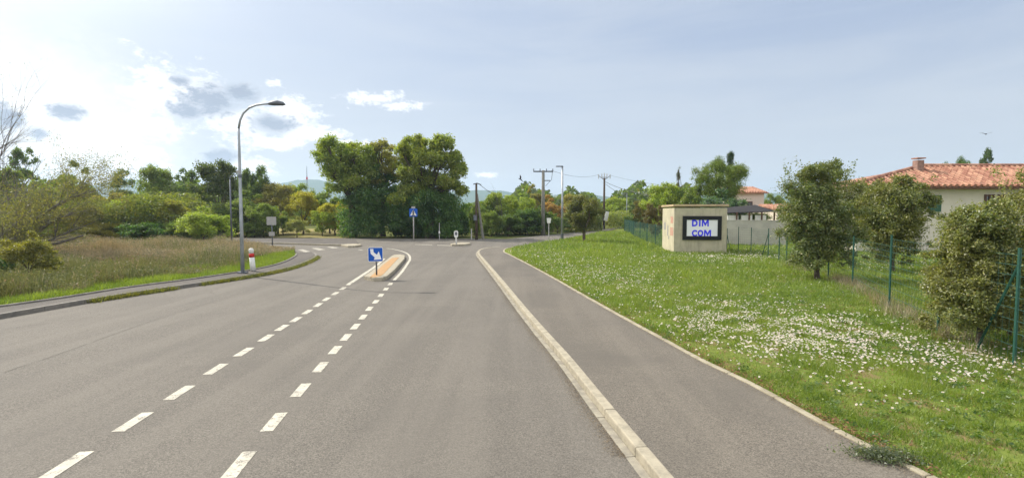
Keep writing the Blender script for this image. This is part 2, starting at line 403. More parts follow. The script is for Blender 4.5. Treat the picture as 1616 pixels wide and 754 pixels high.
M['white'] = mat('white_paint', (0.75, 0.74, 0.70), 0.6, var=0.12, scale=8)
M['red'] = mat('red_band', (0.50, 0.02, 0.015), 0.5)
M['blue'] = mat('sign_blue', (0.005, 0.085, 0.42), 0.4)
M['signback'] = mat('sign_back', (0.36, 0.35, 0.33), 0.6)
M['conc_pole'] = mat('pole_concrete', (0.22, 0.21, 0.18), 0.9, var=0.3)
M['wood_pole'] = mat('pole_wood', (0.095, 0.065, 0.045), 0.9, var=0.35)
M['wire'] = mat('wire_dark', (0.06, 0.06, 0.065), 0.6)
M['green'] = mat('fence_green', (0.022, 0.085, 0.062), 0.5, var=0.2, scale=10)
M['wirefence'] = mat('fence_wire', (0.04, 0.10, 0.08), 0.5)
M['cabin_wall'] = stain_mat('cabin_render', (0.50, 0.45, 0.32), 0.95, color2=(0.40, 0.36, 0.26), scale=1.6)
M['cabin_roof'] = mat('cabin_roof', (0.45, 0.34, 0.20), 0.95, color2=(0.32, 0.24, 0.15), scale=3)
M['house_wall'] = mat('house_render', (0.62, 0.565, 0.48), 0.95, color2=(0.56, 0.51, 0.43), scale=1.2)
M['pink_wall'] = mat('pale_render', (0.62, 0.53, 0.45), 0.95, var=0.1)
M['gwall'] = mat('garden_wall', (0.45, 0.43, 0.38), 0.95, color2=(0.36, 0.345, 0.31), scale=1.2)
M['glass'] = mat('window_glass', (0.02, 0.025, 0.03), 0.08, spec=0.8)
M['wood'] = mat('brown_wood', (0.10, 0.05, 0.03), 0.7)
M['shutter'] = mat('green_shutter', (0.03, 0.09, 0.055), 0.6)
M['dark'] = mat('dark_netting', (0.03, 0.028, 0.03), 0.95)
M['bird'] = mat('bird_feathers', (0.02, 0.02, 0.022), 0.8)
def tile_mat():
    m = bpy.data.materials.new('roof_tiles'); m.use_nodes = True; t = m.node_tree; t.nodes.clear(); N = NT(t)
    geo = N.n('ShaderNodeNewGeometry'); s = N.n('ShaderNodeSeparateXYZ'); N.set(s.inputs[0], geo.outputs['Position'])
    c = N.n('ShaderNodeCombineXYZ'); N.set(c.inputs[0], N.m('FLOOR', N.m('DIVIDE', s.outputs[0], 0.36))); N.set(c.inputs[1], N.m('FLOOR', N.m('DIVIDE', s.outputs[1], 0.33)))
    w = N.n('ShaderNodeTexWhiteNoise'); N.set(w.inputs[0], c.outputs[0])
    cc = N.mix(w.outputs[0], (0.24, 0.10, 0.065), (0.44, 0.24, 0.155))
    cc = N.mix(N.m('MULTIPLY', N.ss(N.noise(geo.outputs['Position'], 1.5, 4), 0.5, 0.7), 0.35), cc, (0.22, 0.15, 0.10))
    b = N.n('ShaderNodeBsdfPrincipled'); N.set(b.inputs['Base Color'], cc); b.inputs['Roughness'].default_value = 0.9
    o = N.n('ShaderNodeOutputMaterial'); N.set(o.inputs[0], b.outputs[0]); return m
M['tile'] = tile_mat()
def ground_mat(name, cols, scales=(0.35, 2.2, 14)):
    m = bpy.data.materials.new(name); m.use_nodes = True; t = m.node_tree; t.nodes.clear(); N = NT(t)
    geo = N.n('ShaderNodeNewGeometry'); P = geo.outputs['Position']
    c = N.mix(N.ss(N.noise(P, scales[0], 5), 0.38, 0.65), cols[0], cols[1])
    c = N.mix(N.ss(N.noise(P, scales[1], 5, 0.65), 0.5, 0.66), c, cols[2])
    c = N.mix(N.m('MULTIPLY', N.ss(N.noise(P, scales[2], 4, 0.7), 0.4, 0.7), 0.6), c, cols[3])
    b = N.n('ShaderNodeBsdfDiffuse'); N.set(b.inputs[0], c)
    o = N.n('ShaderNodeOutputMaterial'); N.set(o.inputs[0], b.outputs[0]); return m
M['ground'] = ground_mat('soil_and_grass', [(0.09, 0.12, 0.035), (0.15, 0.14, 0.06), (0.12, 0.11, 0.05), (0.06, 0.08, 0.025)])
M['lawn'] = ground_mat('lawn_soil', [(0.13, 0.18, 0.035), (0.17, 0.20, 0.05), (0.22, 0.16, 0.085), (0.09, 0.12, 0.03)])
M['meadow'] = ground_mat('meadow_soil', [(0.17, 0.13, 0.085), (0.10, 0.11, 0.045), (0.15, 0.12, 0.075), (0.07, 0.07, 0.03)])
M['field'] = ground_mat('dry_field', [(0.30, 0.25, 0.12), (0.26, 0.23, 0.10), (0.22, 0.20, 0.09), (0.20, 0.18, 0.08)])

# ------------------------------------------------------------------ ground, roads, kerbs
def smooth(pts, n=4):
    """Catmull-Rom through 2D/3D points"""
    P = [Vector(p) for p in pts]; out = []
    for i in range(len(P) - 1):
        a = P[max(i - 1, 0)]; b = P[i]; c = P[i + 1]; d = P[min(i + 2, len(P) - 1)]
        for k in range(n):
            t = k / n
            out.append(0.5 * ((2 * b) + (c - a) * t + (2 * a - 5 * b + 4 * c - d) * t * t + (3 * b - a - 3 * c + d) * t ** 3))
    out.append(P[-1]); return out
def gpl(px, z=0.0, n=4):
    return [Vector((p.x, p.y)) for p in smooth([G(x, y, z) for x, y in px], n)]
def offset(pl, d):
    out = []
    for i, p in enumerate(pl):
        t = (pl[min(i + 1, len(pl) - 1)] - pl[max(i - 1, 0)]).normalized()
        out.append(p + Vector((t.y, -t.x)) * d)      # d>0: to the right of travel
    return out
g = MB(); S = 5200
rings = [0, 30, 60, 100, 180, 400, 900, S]
vs = [(0, 0, -0.06)]; fs = []
for r_ in rings[1:]:
    for k in range(48):
        a = 2 * math.pi * k / 48; vs.append((r_ * math.cos(a), r_ * math.sin(a), -0.06))
for k in range(48): fs.append((0, 1 + k, 1 + (k + 1) % 48))
for i in range(len(rings) - 2):
    for k in range(48):
        a = 1 + i * 48; fs.append((a + k, a + 48 + k, a + 48 + (k + 1) % 48, a + (k + 1) % 48))
g.add(vs, fs); tag(g.build('ground', M['ground']), kind='structure')

# right kerb line (foot of the gutter), near to far, and lawn edge
KR = gpl([(988, 722), (929, 642), (880, 573), (840, 523), (810, 483), (790, 455), (770, 428), (757, 411), (751, 402), (753, 397), (764, 393.5), (790, 391)])
KR = [KR[0] + (KR[0] - KR[1]).normalized() * 14] + KR
LE = gpl([(1460, 754), (1380, 714), (1280, 662), (1180, 606), (1105, 570), (1040, 534), (980, 501), (920, 467), (870, 438), (830, 416), (803, 402), (794, 397), (800, 391.5), (828, 386.5), (862, 381), (892, 377), (930, 370), (962, 363.5), (985, 359)], 0.1)
LE = [LE[0] + (LE[0] - LE[1]).normalized() * 14] + LE
iL = min(range(len(LE)), key=lambda i: (LE[i] - Vector(G(800, 391.5, .1)[:2])).length)
# left pavement
KL = gpl([(0, 503), (100, 485), (200, 468), (300, 453), (380, 440.5), (430, 431.5), (465, 423), (488, 414), (499, 408), (500, 403.5), (494, 400)])
KL = [KL[0] + (KL[0] - KL[1]).normalized() * 16] + KL
KI = gpl([(0, 484), (100, 470), (200, 454), (300, 441), (380, 429), (420, 421.5), (445, 415), (462, 407.5), (469, 402), (466, 398.5)], 0.12)
KI = [KI[0] + (KI[0] - KI[1]).normalized() * 16] + KI
# road: one big sheet under everything
far = [G(x, y) for x, y in [(1005, 355), (985, 357.5), (940, 363.5), (880, 369.5), (850, 372), (800, 377), (760, 376.5), (620, 376.5), (560, 376), (340, 374.5), (200, 374.5), (0, 374), (-400, 374)]]
poly = [Vector((-60, -14)), Vector((12, -14))] + [Vector((9, 8)), Vector((9, 20)), Vector((8, 30)), Vector((14, 40))] + [Vector(G(1000, 362)[:2])] + [Vector(p[:2]) for p in far] + [Vector((-60, 10))]
rd = MB(); rd.prism([tuple(p) for p in poly], -0.08, 0.0); tag(rd.build('road', M['road']), kind='structure')
# right pavement sheet (between kerb back and lawn edge), then merges with the side road
kb = offset(KR, 0.225)
pv = MB(); pv.prism([tuple(p) for p in kb] + [tuple(p) for p in reversed(LE[:iL + 1])], -0.05, 0.105); tag(pv.build('pavement', M['path']), kind='structure')
def strip(pl, o0, o1, z0, z1, joints=None, gap=0.0035, seglen=1.0):
    """kerb stones: separate blocks along a polyline"""
    mb = MB(); A = offset(pl, o0); B = offset(pl, o1)
    L = [0]
    for i in range(1, len(pl)): L.append(L[-1] + (pl[i] - pl[i - 1]).length)
    def at(P, s):
        s = min(max(s, 0), L[-1] - 1e-6)
        for i in range(1, len(L)):
            if L[i] >= s:
                t = (s - L[i - 1]) / max(L[i] - L[i - 1], 1e-9); return P[i - 1].lerp(P[i], t)
        return P[-1]
    n = int(L[-1] / seglen)
    for i in range(n):
        s0, s1 = i * seglen + gap, (i + 1) * seglen - gap
        mm = (s0 + s1) / 2; dz = random.Random(i).uniform(-0.002, 0.002)
        a0, a1, a2 = at(A, s0), at(A, mm), at(A, s1); b0, b1, b2 = at(B, s0), at(B, mm), at(B, s1)
        q = [a0, a1, a2, b2, b1, b0]
        mb.add([(p.x, p.y, z1 + dz) for p in q] + [(p.x, p.y, z0) for p in q],
               [(0, 1, 4, 5), (1, 2, 3, 4), (0, 6, 7, 1), (1, 7, 8, 2), (2, 8, 9, 3), (3, 9, 10, 4), (4, 10, 11, 5), (5, 11, 6, 0)])
    return mb
tag(strip(KR, 0.0, 0.095, -0.05, 0.012).build('gutter', M['gutter'], bevel=0.006), kind='structure')
tag(strip(KR, 0.097, 0.23, -0.05, 0.11, gap=.0012).build('kerb', M['kerb'], bevel=0.016), kind='structure')
tag(strip(LE[:iL + 2], 0.0, 0.09, -0.05, 0.125, seglen=1.0).build('kerb_edging', M['edging'], bevel=0.012), kind='structure')
# lawn
FENCE = [(1147, 393), (1165, 395), (1185, 397), (1212, 406), (1229, 412), (1241, 418), (1307, 437), (1345, 449), (1403, 487), (1600, 578)]
def bumpz(x, y): return 0.0
lawnp = [tuple(p) for p in offset(LE, 0.09)] + [(60, 95), (60, -14)]
lw = MB(); lw.prism(lawnp, -0.05, 0.11); tag(lw.build('lawn', M['lawn']), kind='structure')
# left pavement and kerbs, meadow
lp = MB(); lp.prism([tuple(p) for p in reversed(offset(KL, -0.13))] + [tuple(p) for p in KI], -0.05, 0.11); tag(lp.build('pavement', M['pathl']), kind='structure')
tag(strip(KL, -0.12, 0.0, -0.05, 0.115).build('kerb', M['kerbl'], bevel=0.012), kind='structure')
tag(strip(KI, -0.10, 0.0, -0.05, 0.155).build('kerb_edging', M['kerbl'], bevel=0.012), kind='structure')
side = [Vector(G(x, y)[:2]) for x, y in [(466, 397.5), (440, 394), (400, 391), (340, 389), (200, 388.5), (0, 388), (-400, 388)]]
mdp = [tuple(p) for p in offset(KI, -0.10)] + [tuple(p) for p in side] + [(-60, 6)]
md = MB(); md.prism(mdp, -0.05, 0.12); tag(md.build('meadow_ground', M['meadow']), kind='structure')
# dry field beyond
fd = MB(); fd.prism([tuple(G(x, y)[:2]) for x, y in [(340, 374.2), (560, 375.4), (556, 361), (340, 360)]], -0.05, -0.01); tag(fd.build('dry_field', M['field']), kind='structure')
# raised far footway with its kerb on the left side street
fw = MB(); fwp = [G(x, y, .1) for x, y in [(340, 375.5), (560, 377), (566, 384.2), (538, 385.8), (440, 383), (340, 382), (-300, 381), (-300, 374.8)]]
fw.prism([tuple(p[:2]) for p in fwp], -0.05, 0.10); tag(fw.build('footway', M['pathl']), kind='structure')
fk = [Vector(G(x, y, .1)[:2]) for x, y in [(-300, 381), (340, 382), (440, 383), (525, 385.5), (538, 386), (566, 384.3)]]
tag(strip(fk, 0.0, 0.22, -0.05, 0.12).build('kerb', M['kerb']), kind='structure')

# ------------------------------------------------------------------ road markings
mk = MB()
def quad_on_road(mb, pts, z=0.004): mb.add([(p[0], p[1], z) for p in pts], [tuple(range(len(pts)))])
def dashes(p0s, width):
    for (xa, ya), (xb, yb) in p0s:
        a = Vector(G(xa, ya)[:2]); b = Vector(G(xb, yb)[:2]); d = (b - a).normalized(); n = Vector((-d.y, d.x)) * width / 2
        quad_on_road(mk, [a + n, a - n, b - n, b + n])
def dashline(pix, length, gap, width, start=-2.0):
    pl = gpl(pix); d0 = (pl[0] - pl[1]).normalized(); pl = [pl[0] + d0 * 6] + pl
    L = [0]
    for i in range(1, len(pl)): L.append(L[-1] + (pl[i] - pl[i - 1]).length)
    def at(s):
        for i in range(1, len(L)):
            if L[i] >= s: return pl[i - 1].lerp(pl[i], (s - L[i - 1]) / (L[i] - L[i - 1]))
        return pl[-1]
    s = start
    while s + length < L[-1]:
        if s > 0:
            a, b = at(s), at(s + length); d = (b - a).normalized(); n = Vector((-d.y, d.x)) * width / 2
            quad_on_road(mk, [a + n, a - n, b - n, b + n])
        s += length + gap
LL = [(105, 733), (211, 665), (284, 619), (341, 582), (385, 555), (420, 533), (445, 517), (467, 504), (485, 492), (502, 481), (515, 472), (529, 463), (541, 455), (551, 448)]
RL = [(378, 732), (433, 665), (475, 615), (506, 579), (529, 552), (546, 532), (561, 515), (573, 500), (583, 487), (593, 476), (601, 466), (609, 456), (616, 448)]
for P_, ln in ((LL, 0.56), (RL, 0.54)):
    pts = [Vector(G(x, y)[:2]) for x, y in P_]
    for i, c in enumerate(pts):
        d = (pts[min(i + 1, len(pts) - 1)] - pts[max(i - 1, 0)]).normalized(); n = Vector((-d.y, d.x)) * 0.072
        a, b = c - d * ln / 2, c + d * ln / 2
        quad_on_road(mk, [a + n, a - n, b - n, b + n])
def line(pix, width, n=4, mb=None):
    pl = gpl(pix, 0.0, n); A = offset(pl, -width / 2); B = offset(pl, width / 2)
    for i in range(len(pl) - 1): quad_on_road(mb or mk, [A[i], B[i], B[i + 1], A[i + 1]])
line([(554, 446), (575, 432), (590, 422), (601, 413), (606, 408)], 0.15)
line([(622, 442), (634, 429), (643, 416), (647, 409), (645, 402), (636, 397), (622, 393.5), (610, 392)], 0.12)
line([(572, 394.5), (566, 393.8)], 0.2); line([(585, 395.2), (580, 395)], 0.2); line([(598, 396.6), (592, 396)], 0.2)
tag(mk.build('road_markings', M['paint']), kind='structure')
mk2 = MB()
for pts in [[(470, 394), (478, 393.4), (490, 397.0), (481, 398.2)], [(491, 391.6), (501, 391), (514, 394), (503, 395)], [(515, 389.6), (524, 389.2), (535, 391), (525, 392)]]:
    quad_on_road(mk2, [G(x, y)[:2] for x, y in pts])
quad_on_road(mk2, [G(x, y)[:2] for x, y in [(690, 386.3), (712, 387.0), (712, 388.0), (690, 387.2)]])
quad_on_road(mk2, [G(x, y)[:2] for x, y in [(655, 385.3), (682, 386), (682, 386.8), (655, 386)]])
tag(mk2.build('crossing_markings', M['paint_worn']), kind='structure')

# traffic island
def island(pix, z, label, fill=None, kz=0.14, name='traffic_island'):
    pts = [Vector(G(x, y)[:2]) for x, y in pix]; c = sum(pts, Vector((0, 0))) / len(pts)
    root = empty(name, (c.x, c.y, 0), label, 'traffic island')
    loc = [p - c for p in pts]; mb = MB(); mb.prism([tuple(p) for p in loc], -0.02, kz); mb.build('kerb', M['kerb'], root, bevel=0.03)
    return root, c
ti, tic = island([(574, 440.5), (583, 435), (601, 421), (618, 407.5), (622, 405.5), (632, 405), (639, 406.5), (638.5, 412), (622, 431), (611, 441), (604, 443.5), (590, 444)], 0.14,
                 'long narrow kerbed island filled with orange gravel between the two lanes')
fl = MB(); fp = [Vector(G(x, y, .15)[:2]) - tic for x, y in [(584, 436.5), (592, 429.5), (604, 418), (619, 406.5), (630, 405.8), (625, 411), (606, 431), (601, 435), (592, 437.2)]]
fl.prism([tuple(p) for p in fp], 0.1, 0.148); fl.build('gravel_fill', M['island'], ti)
i2, i2c = island([(711, 387.4), (716, 386.2), (728, 385.2), (741, 385.6), (743, 386.6), (735, 387.8), (722, 388.4), (713, 388.4)], 0.14, 'small pale kerbed island under the white bollard at the junction')
i3, i3c = island([(538, 388.6), (550, 387.5), (569, 387.8), (571, 388.8), (560, 390.6), (549, 390.8)], 0.14, 'flat pale kerbed island by the crossing on the side street')

ck = MB()
def crack(pix, width, amp, seed):
    rs_ = random.Random(seed); pl = gpl(pix, 0.0, 14); n = len(pl)
    pl = [p + Vector((rs_.gauss(0, amp), rs_.gauss(0, amp))) for p in pl]
    A, B = [], []
    for i, p in enumerate(pl):
        t = (pl[min(i + 1, n - 1)] - pl[max(i - 1, 0)]).normalized(); w = width * rs_.uniform(.3, 1.3); A.append(p + Vector((t.y, -t.x)) * w / 2); B.append(p - Vector((t.y, -t.x)) * w / 2)
    for i in range(n - 1):
        if rs_.random() < .9: quad_on_road(ck, [A[i], B[i], B[i + 1], A[i + 1]], .003)
crack([(-40, 603), (100, 556), (200, 520), (300, 487), (400, 456), (470, 436)], .016, .010, 1)
crack([(0, 520), (60, 512), (150, 500)], .014, .02, 2)
crack([(1050, 690), (1100, 660), (1180, 655)], .006, .02, 7)
tag(ck.build('road_cracks', mat('crack_tar', (.10, .09, .078), .9)), kind='structure')

# ------------------------------------------------------------------ street furniture
def rot_cam(o, p):  # turn a flat sign towards the camera
    o.rotation_euler = (0, 0, math.atan2(-p.x, p.y))
# keep right sign
b = G(593, 434, 0.14)
s = empty('direction_sign', (b.x, b.y, 0.14), 'square blue sign with white arrow pointing down right on the gravel island', 'road sign'); rot_cam(s, b)
k = b.y / F
MB().tube([(0.03, 0, 0), (0.03, 0, 1.05)], 0.032, 10).build('post', M['galvd'], s, smooth=True)
zt, zb = W(592, 390, b.y).z - 0.14, W(592, 412.5, b.y).z - 0.14; hw = 11.5 * k; zc = (zt + zb) / 2; hh = (zt - zb) / 2
def rrect(hw, hh, r, y0, y1, zc, n=5):
    pts = []
    for cx, cz, a0 in ((hw - r, hh - r, 0), (-hw + r, hh - r, 90), (-hw + r, -hh + r, 180), (hw - r, -hh + r, 270)):
        for i in range(n + 1): a = R(a0 + 90 * i / n); pts.append((cx + r * math.cos(a), cz + r * math.sin(a)))
    nn_ = len(pts)
    return MB().add([(x, y0, z + zc) for x, z in pts] + [(x, y1, z + zc) for x, z in pts],
                    [tuple(range(nn_)), tuple(range(nn_, 2 * nn_))] + [(i, (i + 1) % nn_, nn_ + (i + 1) % nn_, nn_ + i) for i in range(nn_)])
pn = rrect(hw, hh, 0.05, -0.07, -0.04, zc).build('panel', M['white'], s)
rrect(hw - 0.018, hh - 0.018, 0.04, -0.073, -0.06, zc).build('blue_face', M['blue'], pn)
def flat(pts, y0, y1):
    n = len(pts)
    return MB().add([(x, y0, z) for x, z in pts] + [(x, y1, z) for x, z in pts], [tuple(range(n)), tuple(range(n, 2 * n))] + [(i, (i + 1) % n, n + (i + 1) % n, n + i) for i in range(n)])
ar = [(-0.74, 0.82), (-0.3, 0.82), (-0.26, 0.34), (0.2, -0.02), (0.46, 0.46), (0.84, -0.74), (-0.26, -0.76), (-0.08, -0.44), (-0.66, 0.12)]
flat([(x * hw * 0.95, z * hh * 0.95 + zc) for x, z in ar], -0.076, -0.065).build('white_arrow', M['panel'], pn)

# curved street lamp
def lampbase(px, py, z=0.12): return G(px, py, z)
b = lampbase(383, 430.5)
s = empty('street_lamp', (b.x, b.y, 0.12), 'tall grey street lamp with curved swan neck over the left pavement', 'street lamp')
Yl = b.y; pts = [Vector((0, 0, 0))] + [W(x, y, Yl) - Vector((b.x, b.y, 0.12)) for x, y in [(381.5, 350), (380, 275), (378.7, 215), (378.8, 203), (381, 190), (386, 179), (395, 170.5), (406, 166.2), (418, 164.5), (428, 164)]]
pts = [Vector((p.x, 0, p.z)) for p in pts]
# keep the shaft upright in the world
for p in pts[:5]: p.x = 0
x5 = pts[5].x; pts = pts[:5] + [Vector((p.x - (W(378.8, 203, Yl).x - b.x), 0, p.z)) for p in pts[5:]]
MB().tube(pts[:5], [0.075, 0.066, 0.057, 0.045, 0.043], 12).build('pole', M['galv'], s, smooth=True)
MB().tube(pts[4:], [0.043, 0.042, 0.04, 0.039, 0.038, 0.036, 0.034], 12).build('curved_arm', M['galv'], s, smooth=True)
hp = pts[-1]
MB().tube([hp + Vector((-0.05, 0, 0)), hp + Vector((0.1, 0, 0.02)), hp + Vector((0.3, 0, 0.03)), hp + Vector((0.5, 0, 0.0)), hp + Vector((0.6, 0, -0.03))], [0.05, 0.09, 0.105, 0.08, 0.02], 10).build('lamp_head', M['galvd'], s, smooth=True)
MB().box((0.0, 0, 0.02), (0.3, 0.3, 0.04)).build('base_plate', M['galvd'], s)
for z in (3.72, 3.86): pass
MB().tube([(0, 0, 3.72), (0, 0, 3.84)], 0.075, 12).build('collar', M['galvd'], s)
MB().box((-0.01, -0.09, 3.95), (0.16, 0.02, 0.10)).build('notice_plate', M['signback'], s)
# bollard with red band
b = G(399.5, 427.5, 0.12); kk = b.y / F
s = empty('marker_bollard', (b.x, b.y, 0.12), 'white bollard with a red band at the edge of the left pavement', 'bollard')
Mt = Matrix.Rotation(R(-4), 4, 'Y')
s.rotation_euler = (0, R(-4), 0); s.scale = (.92, .92, .93)
MB().lathe([(0.115, 0), (0.11, 0.3), (0.105, 0.6)], n=18).build('post', M['white'], s, smooth=True)
MB().lathe([(0.107, 0.6), (0.107, 0.77)], n=18).build('red_band', M['red'], s, smooth=True)
MB().lathe([(0.102, 0.77), (0.10, 0.92), (0.09, 0.97), (0.05, 0.995), (0.01, 1.0)], n=18).build('cap', M['white'], s, smooth=True)
# slender post behind
b = G(366, 389); s = empty('slender_post', (b.x, b.y, 0), 'slender grey post with a short bent tip behind the curved lamp', 'post')
Ht = W(366, 277, b.y).z
MB().tube([(0, 0, 0), (0, 0, Ht - 0.3)], [0.07, 0.05], 8).build('pole', M['galvd'], s, smooth=True)
MB().tube([(0, 0, Ht - 0.3), (0.03, 0, Ht - .1), (0.2, 0, Ht)], 0.04, 8).build('arm', M['galvd'], s)
# sign seen from behind
b = G(430, 391); kk = b.y / F
s = empty('road_sign', (b.x, b.y, 0), 'grey road sign seen from behind with a small second plate', 'road sign')
MB().tube([(0, 0, 0), (0, 0, W(429, 342, b.y).z)], 0.04, 8).build('post', M['galvd'], s, smooth=True)
zc = W(429, 348.5, b.y).z
rrect(7.5 * kk, 6.5 * kk, 0.04, -0.07, -0.045, zc).build('panel', M['signback'], s)
rrect(4.5 * kk, 3.2 * kk, 0.03, -0.07, -0.045, W(429, 369, b.y).z).build('small_plate', M['signback'], s)
# pedestrian crossing sign
b = G(653, 381, 0.1); kk = b.y / F
s = empty('crossing_sign', (b.x, b.y, 0.1), 'square blue pedestrian crossing sign in front of the big trees', 'road sign')
MB().tube([(0, 0, 0), (0, 0, W(653, 331, b.y).z)], 0.05, 8).build('post', M['signback'], s, smooth=True)
zc = W(653, 335.5, b.y).z - 0.1
pn = rrect(6.4 * kk, 6.4 * kk, 0.06, -0.08, -0.055, zc).build('panel', M['blue'], s)
u = 5.0 * kk
flat([(-u, zc - u * .9), (u, zc - u * .9), (0, zc + u)], -0.086, -0.075).build('white_triangle', M['white'], pn)
fg = MB()
fg.tube([(0.0, -0.09, zc + .12), (0.0, -0.09, zc - .08)], 0.035, 6); fg.tube([(0, -0.09, zc - .08), (-.1, -0.09, zc - .3)], 0.028, 6); fg.tube([(0, -0.09, zc - .08), (.1, -0.09, zc - .3)], 0.028, 6)
fg.tube([(-.1, -0.09, zc - .02), (0, -.09, zc + .08), (.1, -0.09, zc - .02)], 0.02, 6); fg.tube([(0, -.09, zc + .13), (0, -.09, zc + .21)], 0.04, 8)
fg.build('walking_figure', M['black'], pn)
# top ornament plate
rrect(3 * kk, 1.6 * kk, 0.02, -0.06, -0.04, W(653, 327.5, b.y).z - 0.1).build('top_plate', M['signback'], s)
# small white post in the ivy
b = G(693.5, 379); s = empty('thin_post', (b.x, b.y, 0), 'thin pale post against the dark ivy by the big tree', 'post')
MB().tube([(0, 0, 0), (0, 0, 1.55)], 0.035, 8).build('shaft', M['signback'], s); MB().box((0, -0.03, 0.72), (0.14, 0.02, 0.2)).build('plate', M['white'], s)
# island bollard
b = G(720, 386, 0.12); kk = b.y / F
s = empty('island_bollard', (b.x, b.y, 0.14), 'white sign bollard with rounded dark symbol on the small junction island', 'bollard'); s.scale = (.88, .88, .92)
MB().tube([(0, 0, 0), (0, 0, .75)], 0.055, 10).build('post', M['white'], s, smooth=True)
pn = rrect(3.7 * kk, 5.8 * kk, 0.12, -0.09, -0.05, W(720, 367.7, b.y).z - .14).build('panel', M['white'], s)
zc = W(720, 367, b.y).z - .14
rrect(2.0 * kk, 3.0 * kk, 0.1, -0.096, -0.08, zc).build('dark_symbol', M['galvd'], pn)
flat([(0.0, zc - .2), (.13, zc - .26), (.14, zc - .12)], -0.1, -0.09).build('white_arrow', M['white'], pn)
# modern lamp on right
b = G(887, 378, 0.1); H = W(887, 263, b.y).z - .1
s = empty('street_lamp', (b.x, b.y, .1), 'straight grey street lamp with short flat head beside the side road', 'street lamp')
MB().tube([(0, 0, 0), (0, 0, H)], [0.11, 0.075], 12).build('pole', M['galv'], s, smooth=True)
MB().tube([(0, 0, 0), (0, 0, .5)], 0.13, 12).build('sleeve', M['galvd'], s)
MB().box((-0.25, 0, H + 0.02), (0.62, 0.2, 0.09)).build('lamp_head', M['galvd'], s, bevel=0.02)
# small sign right
b = G(866, 381, .1); H = W(866, 344, b.y).z - .1; kk = b.y / F
s = empty('small_sign', (b.x, b.y, .1), 'small pale sign on a thin post left of the straight lamp', 'road sign')
MB().tube([(0, 0, 0), (0, 0, H)], 0.04, 8).build('post', M['signback'], s)
flat([(-.13, H - .42), (.13, H - .42), (.19, H), (-.19, H)], -.07, -.045).build('panel', M['white'], s)
# distant lamp
b = G(989, 357, 0); H = W(989, 305, 78).z; p = W(989, 335, 78)
s = empty('street_lamp', (p.x, 78, 0), 'distant small street lamp between the trees beyond the side road', 'street lamp')
MB().tube([(0, 0, 0), (0, 0, H)], 0.07, 8).build('pole', M['galv'], s); MB().box((-0.2, 0, H), (.7, .22, .14)).build('lamp_head', M['galvd'], s)
# utility poles
def upole(px, base_py, top_py, m, label, r0=.17, r1=.11, z=0.0):
    b = G(px, base_py, z); H = W(px, top_py, b.y).z - z
    s = empty('utility_pole', (b.x, b.y, z), label, 'utility pole')
    MB().tube([(0, 0, -.1), (0, 0, H)], [r0, r1], 10).build('pole', m, s, smooth=True)
    return s, b, H
s1, b1, H1 = upole(752, 378, 290, M['wood_pole'], 'dark wooden utility pole with a leaning strut right of the big tree', .13, .09)
MB().tube([(.62, .2, -.1), (.05, .05, H1 * .82)], [.13, .09], 8).build('strut', M['conc_pole'], s1)
MB().tube([(-.28, 0, H1 - .05), (.05, 0, H1 + .05), (.45, 0, H1 - .1)], .05, 6).build('bracket', M['galvd'], s1)
MB().box((-.1, -.22, 2.0), (.28, .2, .5)).build('meter_box', M['galvd'], s1)
MB().tube([(-.45, -.1, -.05), (-.45, -.1, 1.0)], .06, 8).build('cable_guard', M['signback'], s1)
s2, b2, H2 = upole(857, 371, 269, M['conc_pole'], 'tall concrete utility pole with a wide cross arm', .24, .15)
kk = b2.y / F
MB().box((0, 0, H2 - .12), (31 * kk, .14, .14)).build('cross_arm', M['galvd'], s2)
for x in (-15, -5, 5, 15): MB().tube([(x * kk, 0, H2 - .05), (x * kk, 0, H2 + .18)], .05, 6).build('insulator', M['galvd'], s2)
MB().box((.35, 0, H2 - 1.1), (.8, .1, .1)).build('lower_arm', M['galvd'], s2)
MB().tube([(1.0, 0, H2 - .2), (.9, 0, H2 - 1.0), (.25, 0, H2 - 1.7)], .025, 5).build('drop_cable', M['wire'], s2)
s3, b3, H3 = upole(953, 361, 281, M['wood_pole'], 'brown wooden utility pole with forked insulator arms by the side road', .2, .14)
kk = b3.y / F
MB().tube([(-9 * kk, 0, H3 + .35), (0, 0, H3 - .3), (9 * kk, 0, H3 + .35)], .05, 6).build('fork_arm', M['galvd'], s3)
for x, z in ((-9, .35), (-4, .45), (4, .45), (9, .35), (0, .55)): MB().tube([(x * kk, 0, H3 - .1 + (z - .35)), (x * kk, 0, H3 + z + .2)], .06, 6).build('insulator', M['signback'], s3)
MB().tube([(-4 * kk, 0, H3 + .1), (4 * kk, 0, H3 + .1)], .05, 6).build('cross_bar', M['galvd'], s3)
def wire(a, c, sag, label, r=0.02):
    a, c = Vector(a), Vector(c); n = 16; o = a.copy()
    pts = [a.lerp(c, i / n) - Vector((0, 0, sag * 4 * (i / n) * (1 - i / n))) - o for i in range(n + 1)]
    q = MB().tube(pts, r, 5).build('overhead_cable', M['wire'], None, o)
    tag(q, label, 'cable')
t2 = Vector((b2.x, b2.y, H2)); t3 = Vector((b3.x, b3.y, H3)); t1 = Vector((b1.x, b1.y, H1))
wire(t2 + Vector((.9, 0, 0)), t3 + Vector((-.9, 0, .5)), .5, 'upper thin cable spanning from the concrete pole to the forked pole', .016)
wire(t3 + Vector((.2, 0, -.6)), W(1052, 312, 58), .4, 'upper thick cable running from the forked pole to the right', .03)
wire(t3 + Vector((.2, 0, -.9)), W(1052, 318, 58), .9, 'lower sagging cable running from the forked pole to the right', .025)
wire(t3 + Vector((.9, 0, .4)), W(1130, 296, 62), .5, 'thin pale cable from the forked arm towards the umbrella pine', .014)
wire(t1 + Vector((.3, 0, -.05)), W(800, 308, 75), .5, 'thin cable falling from the strutted wooden pole to the far trees', .025)

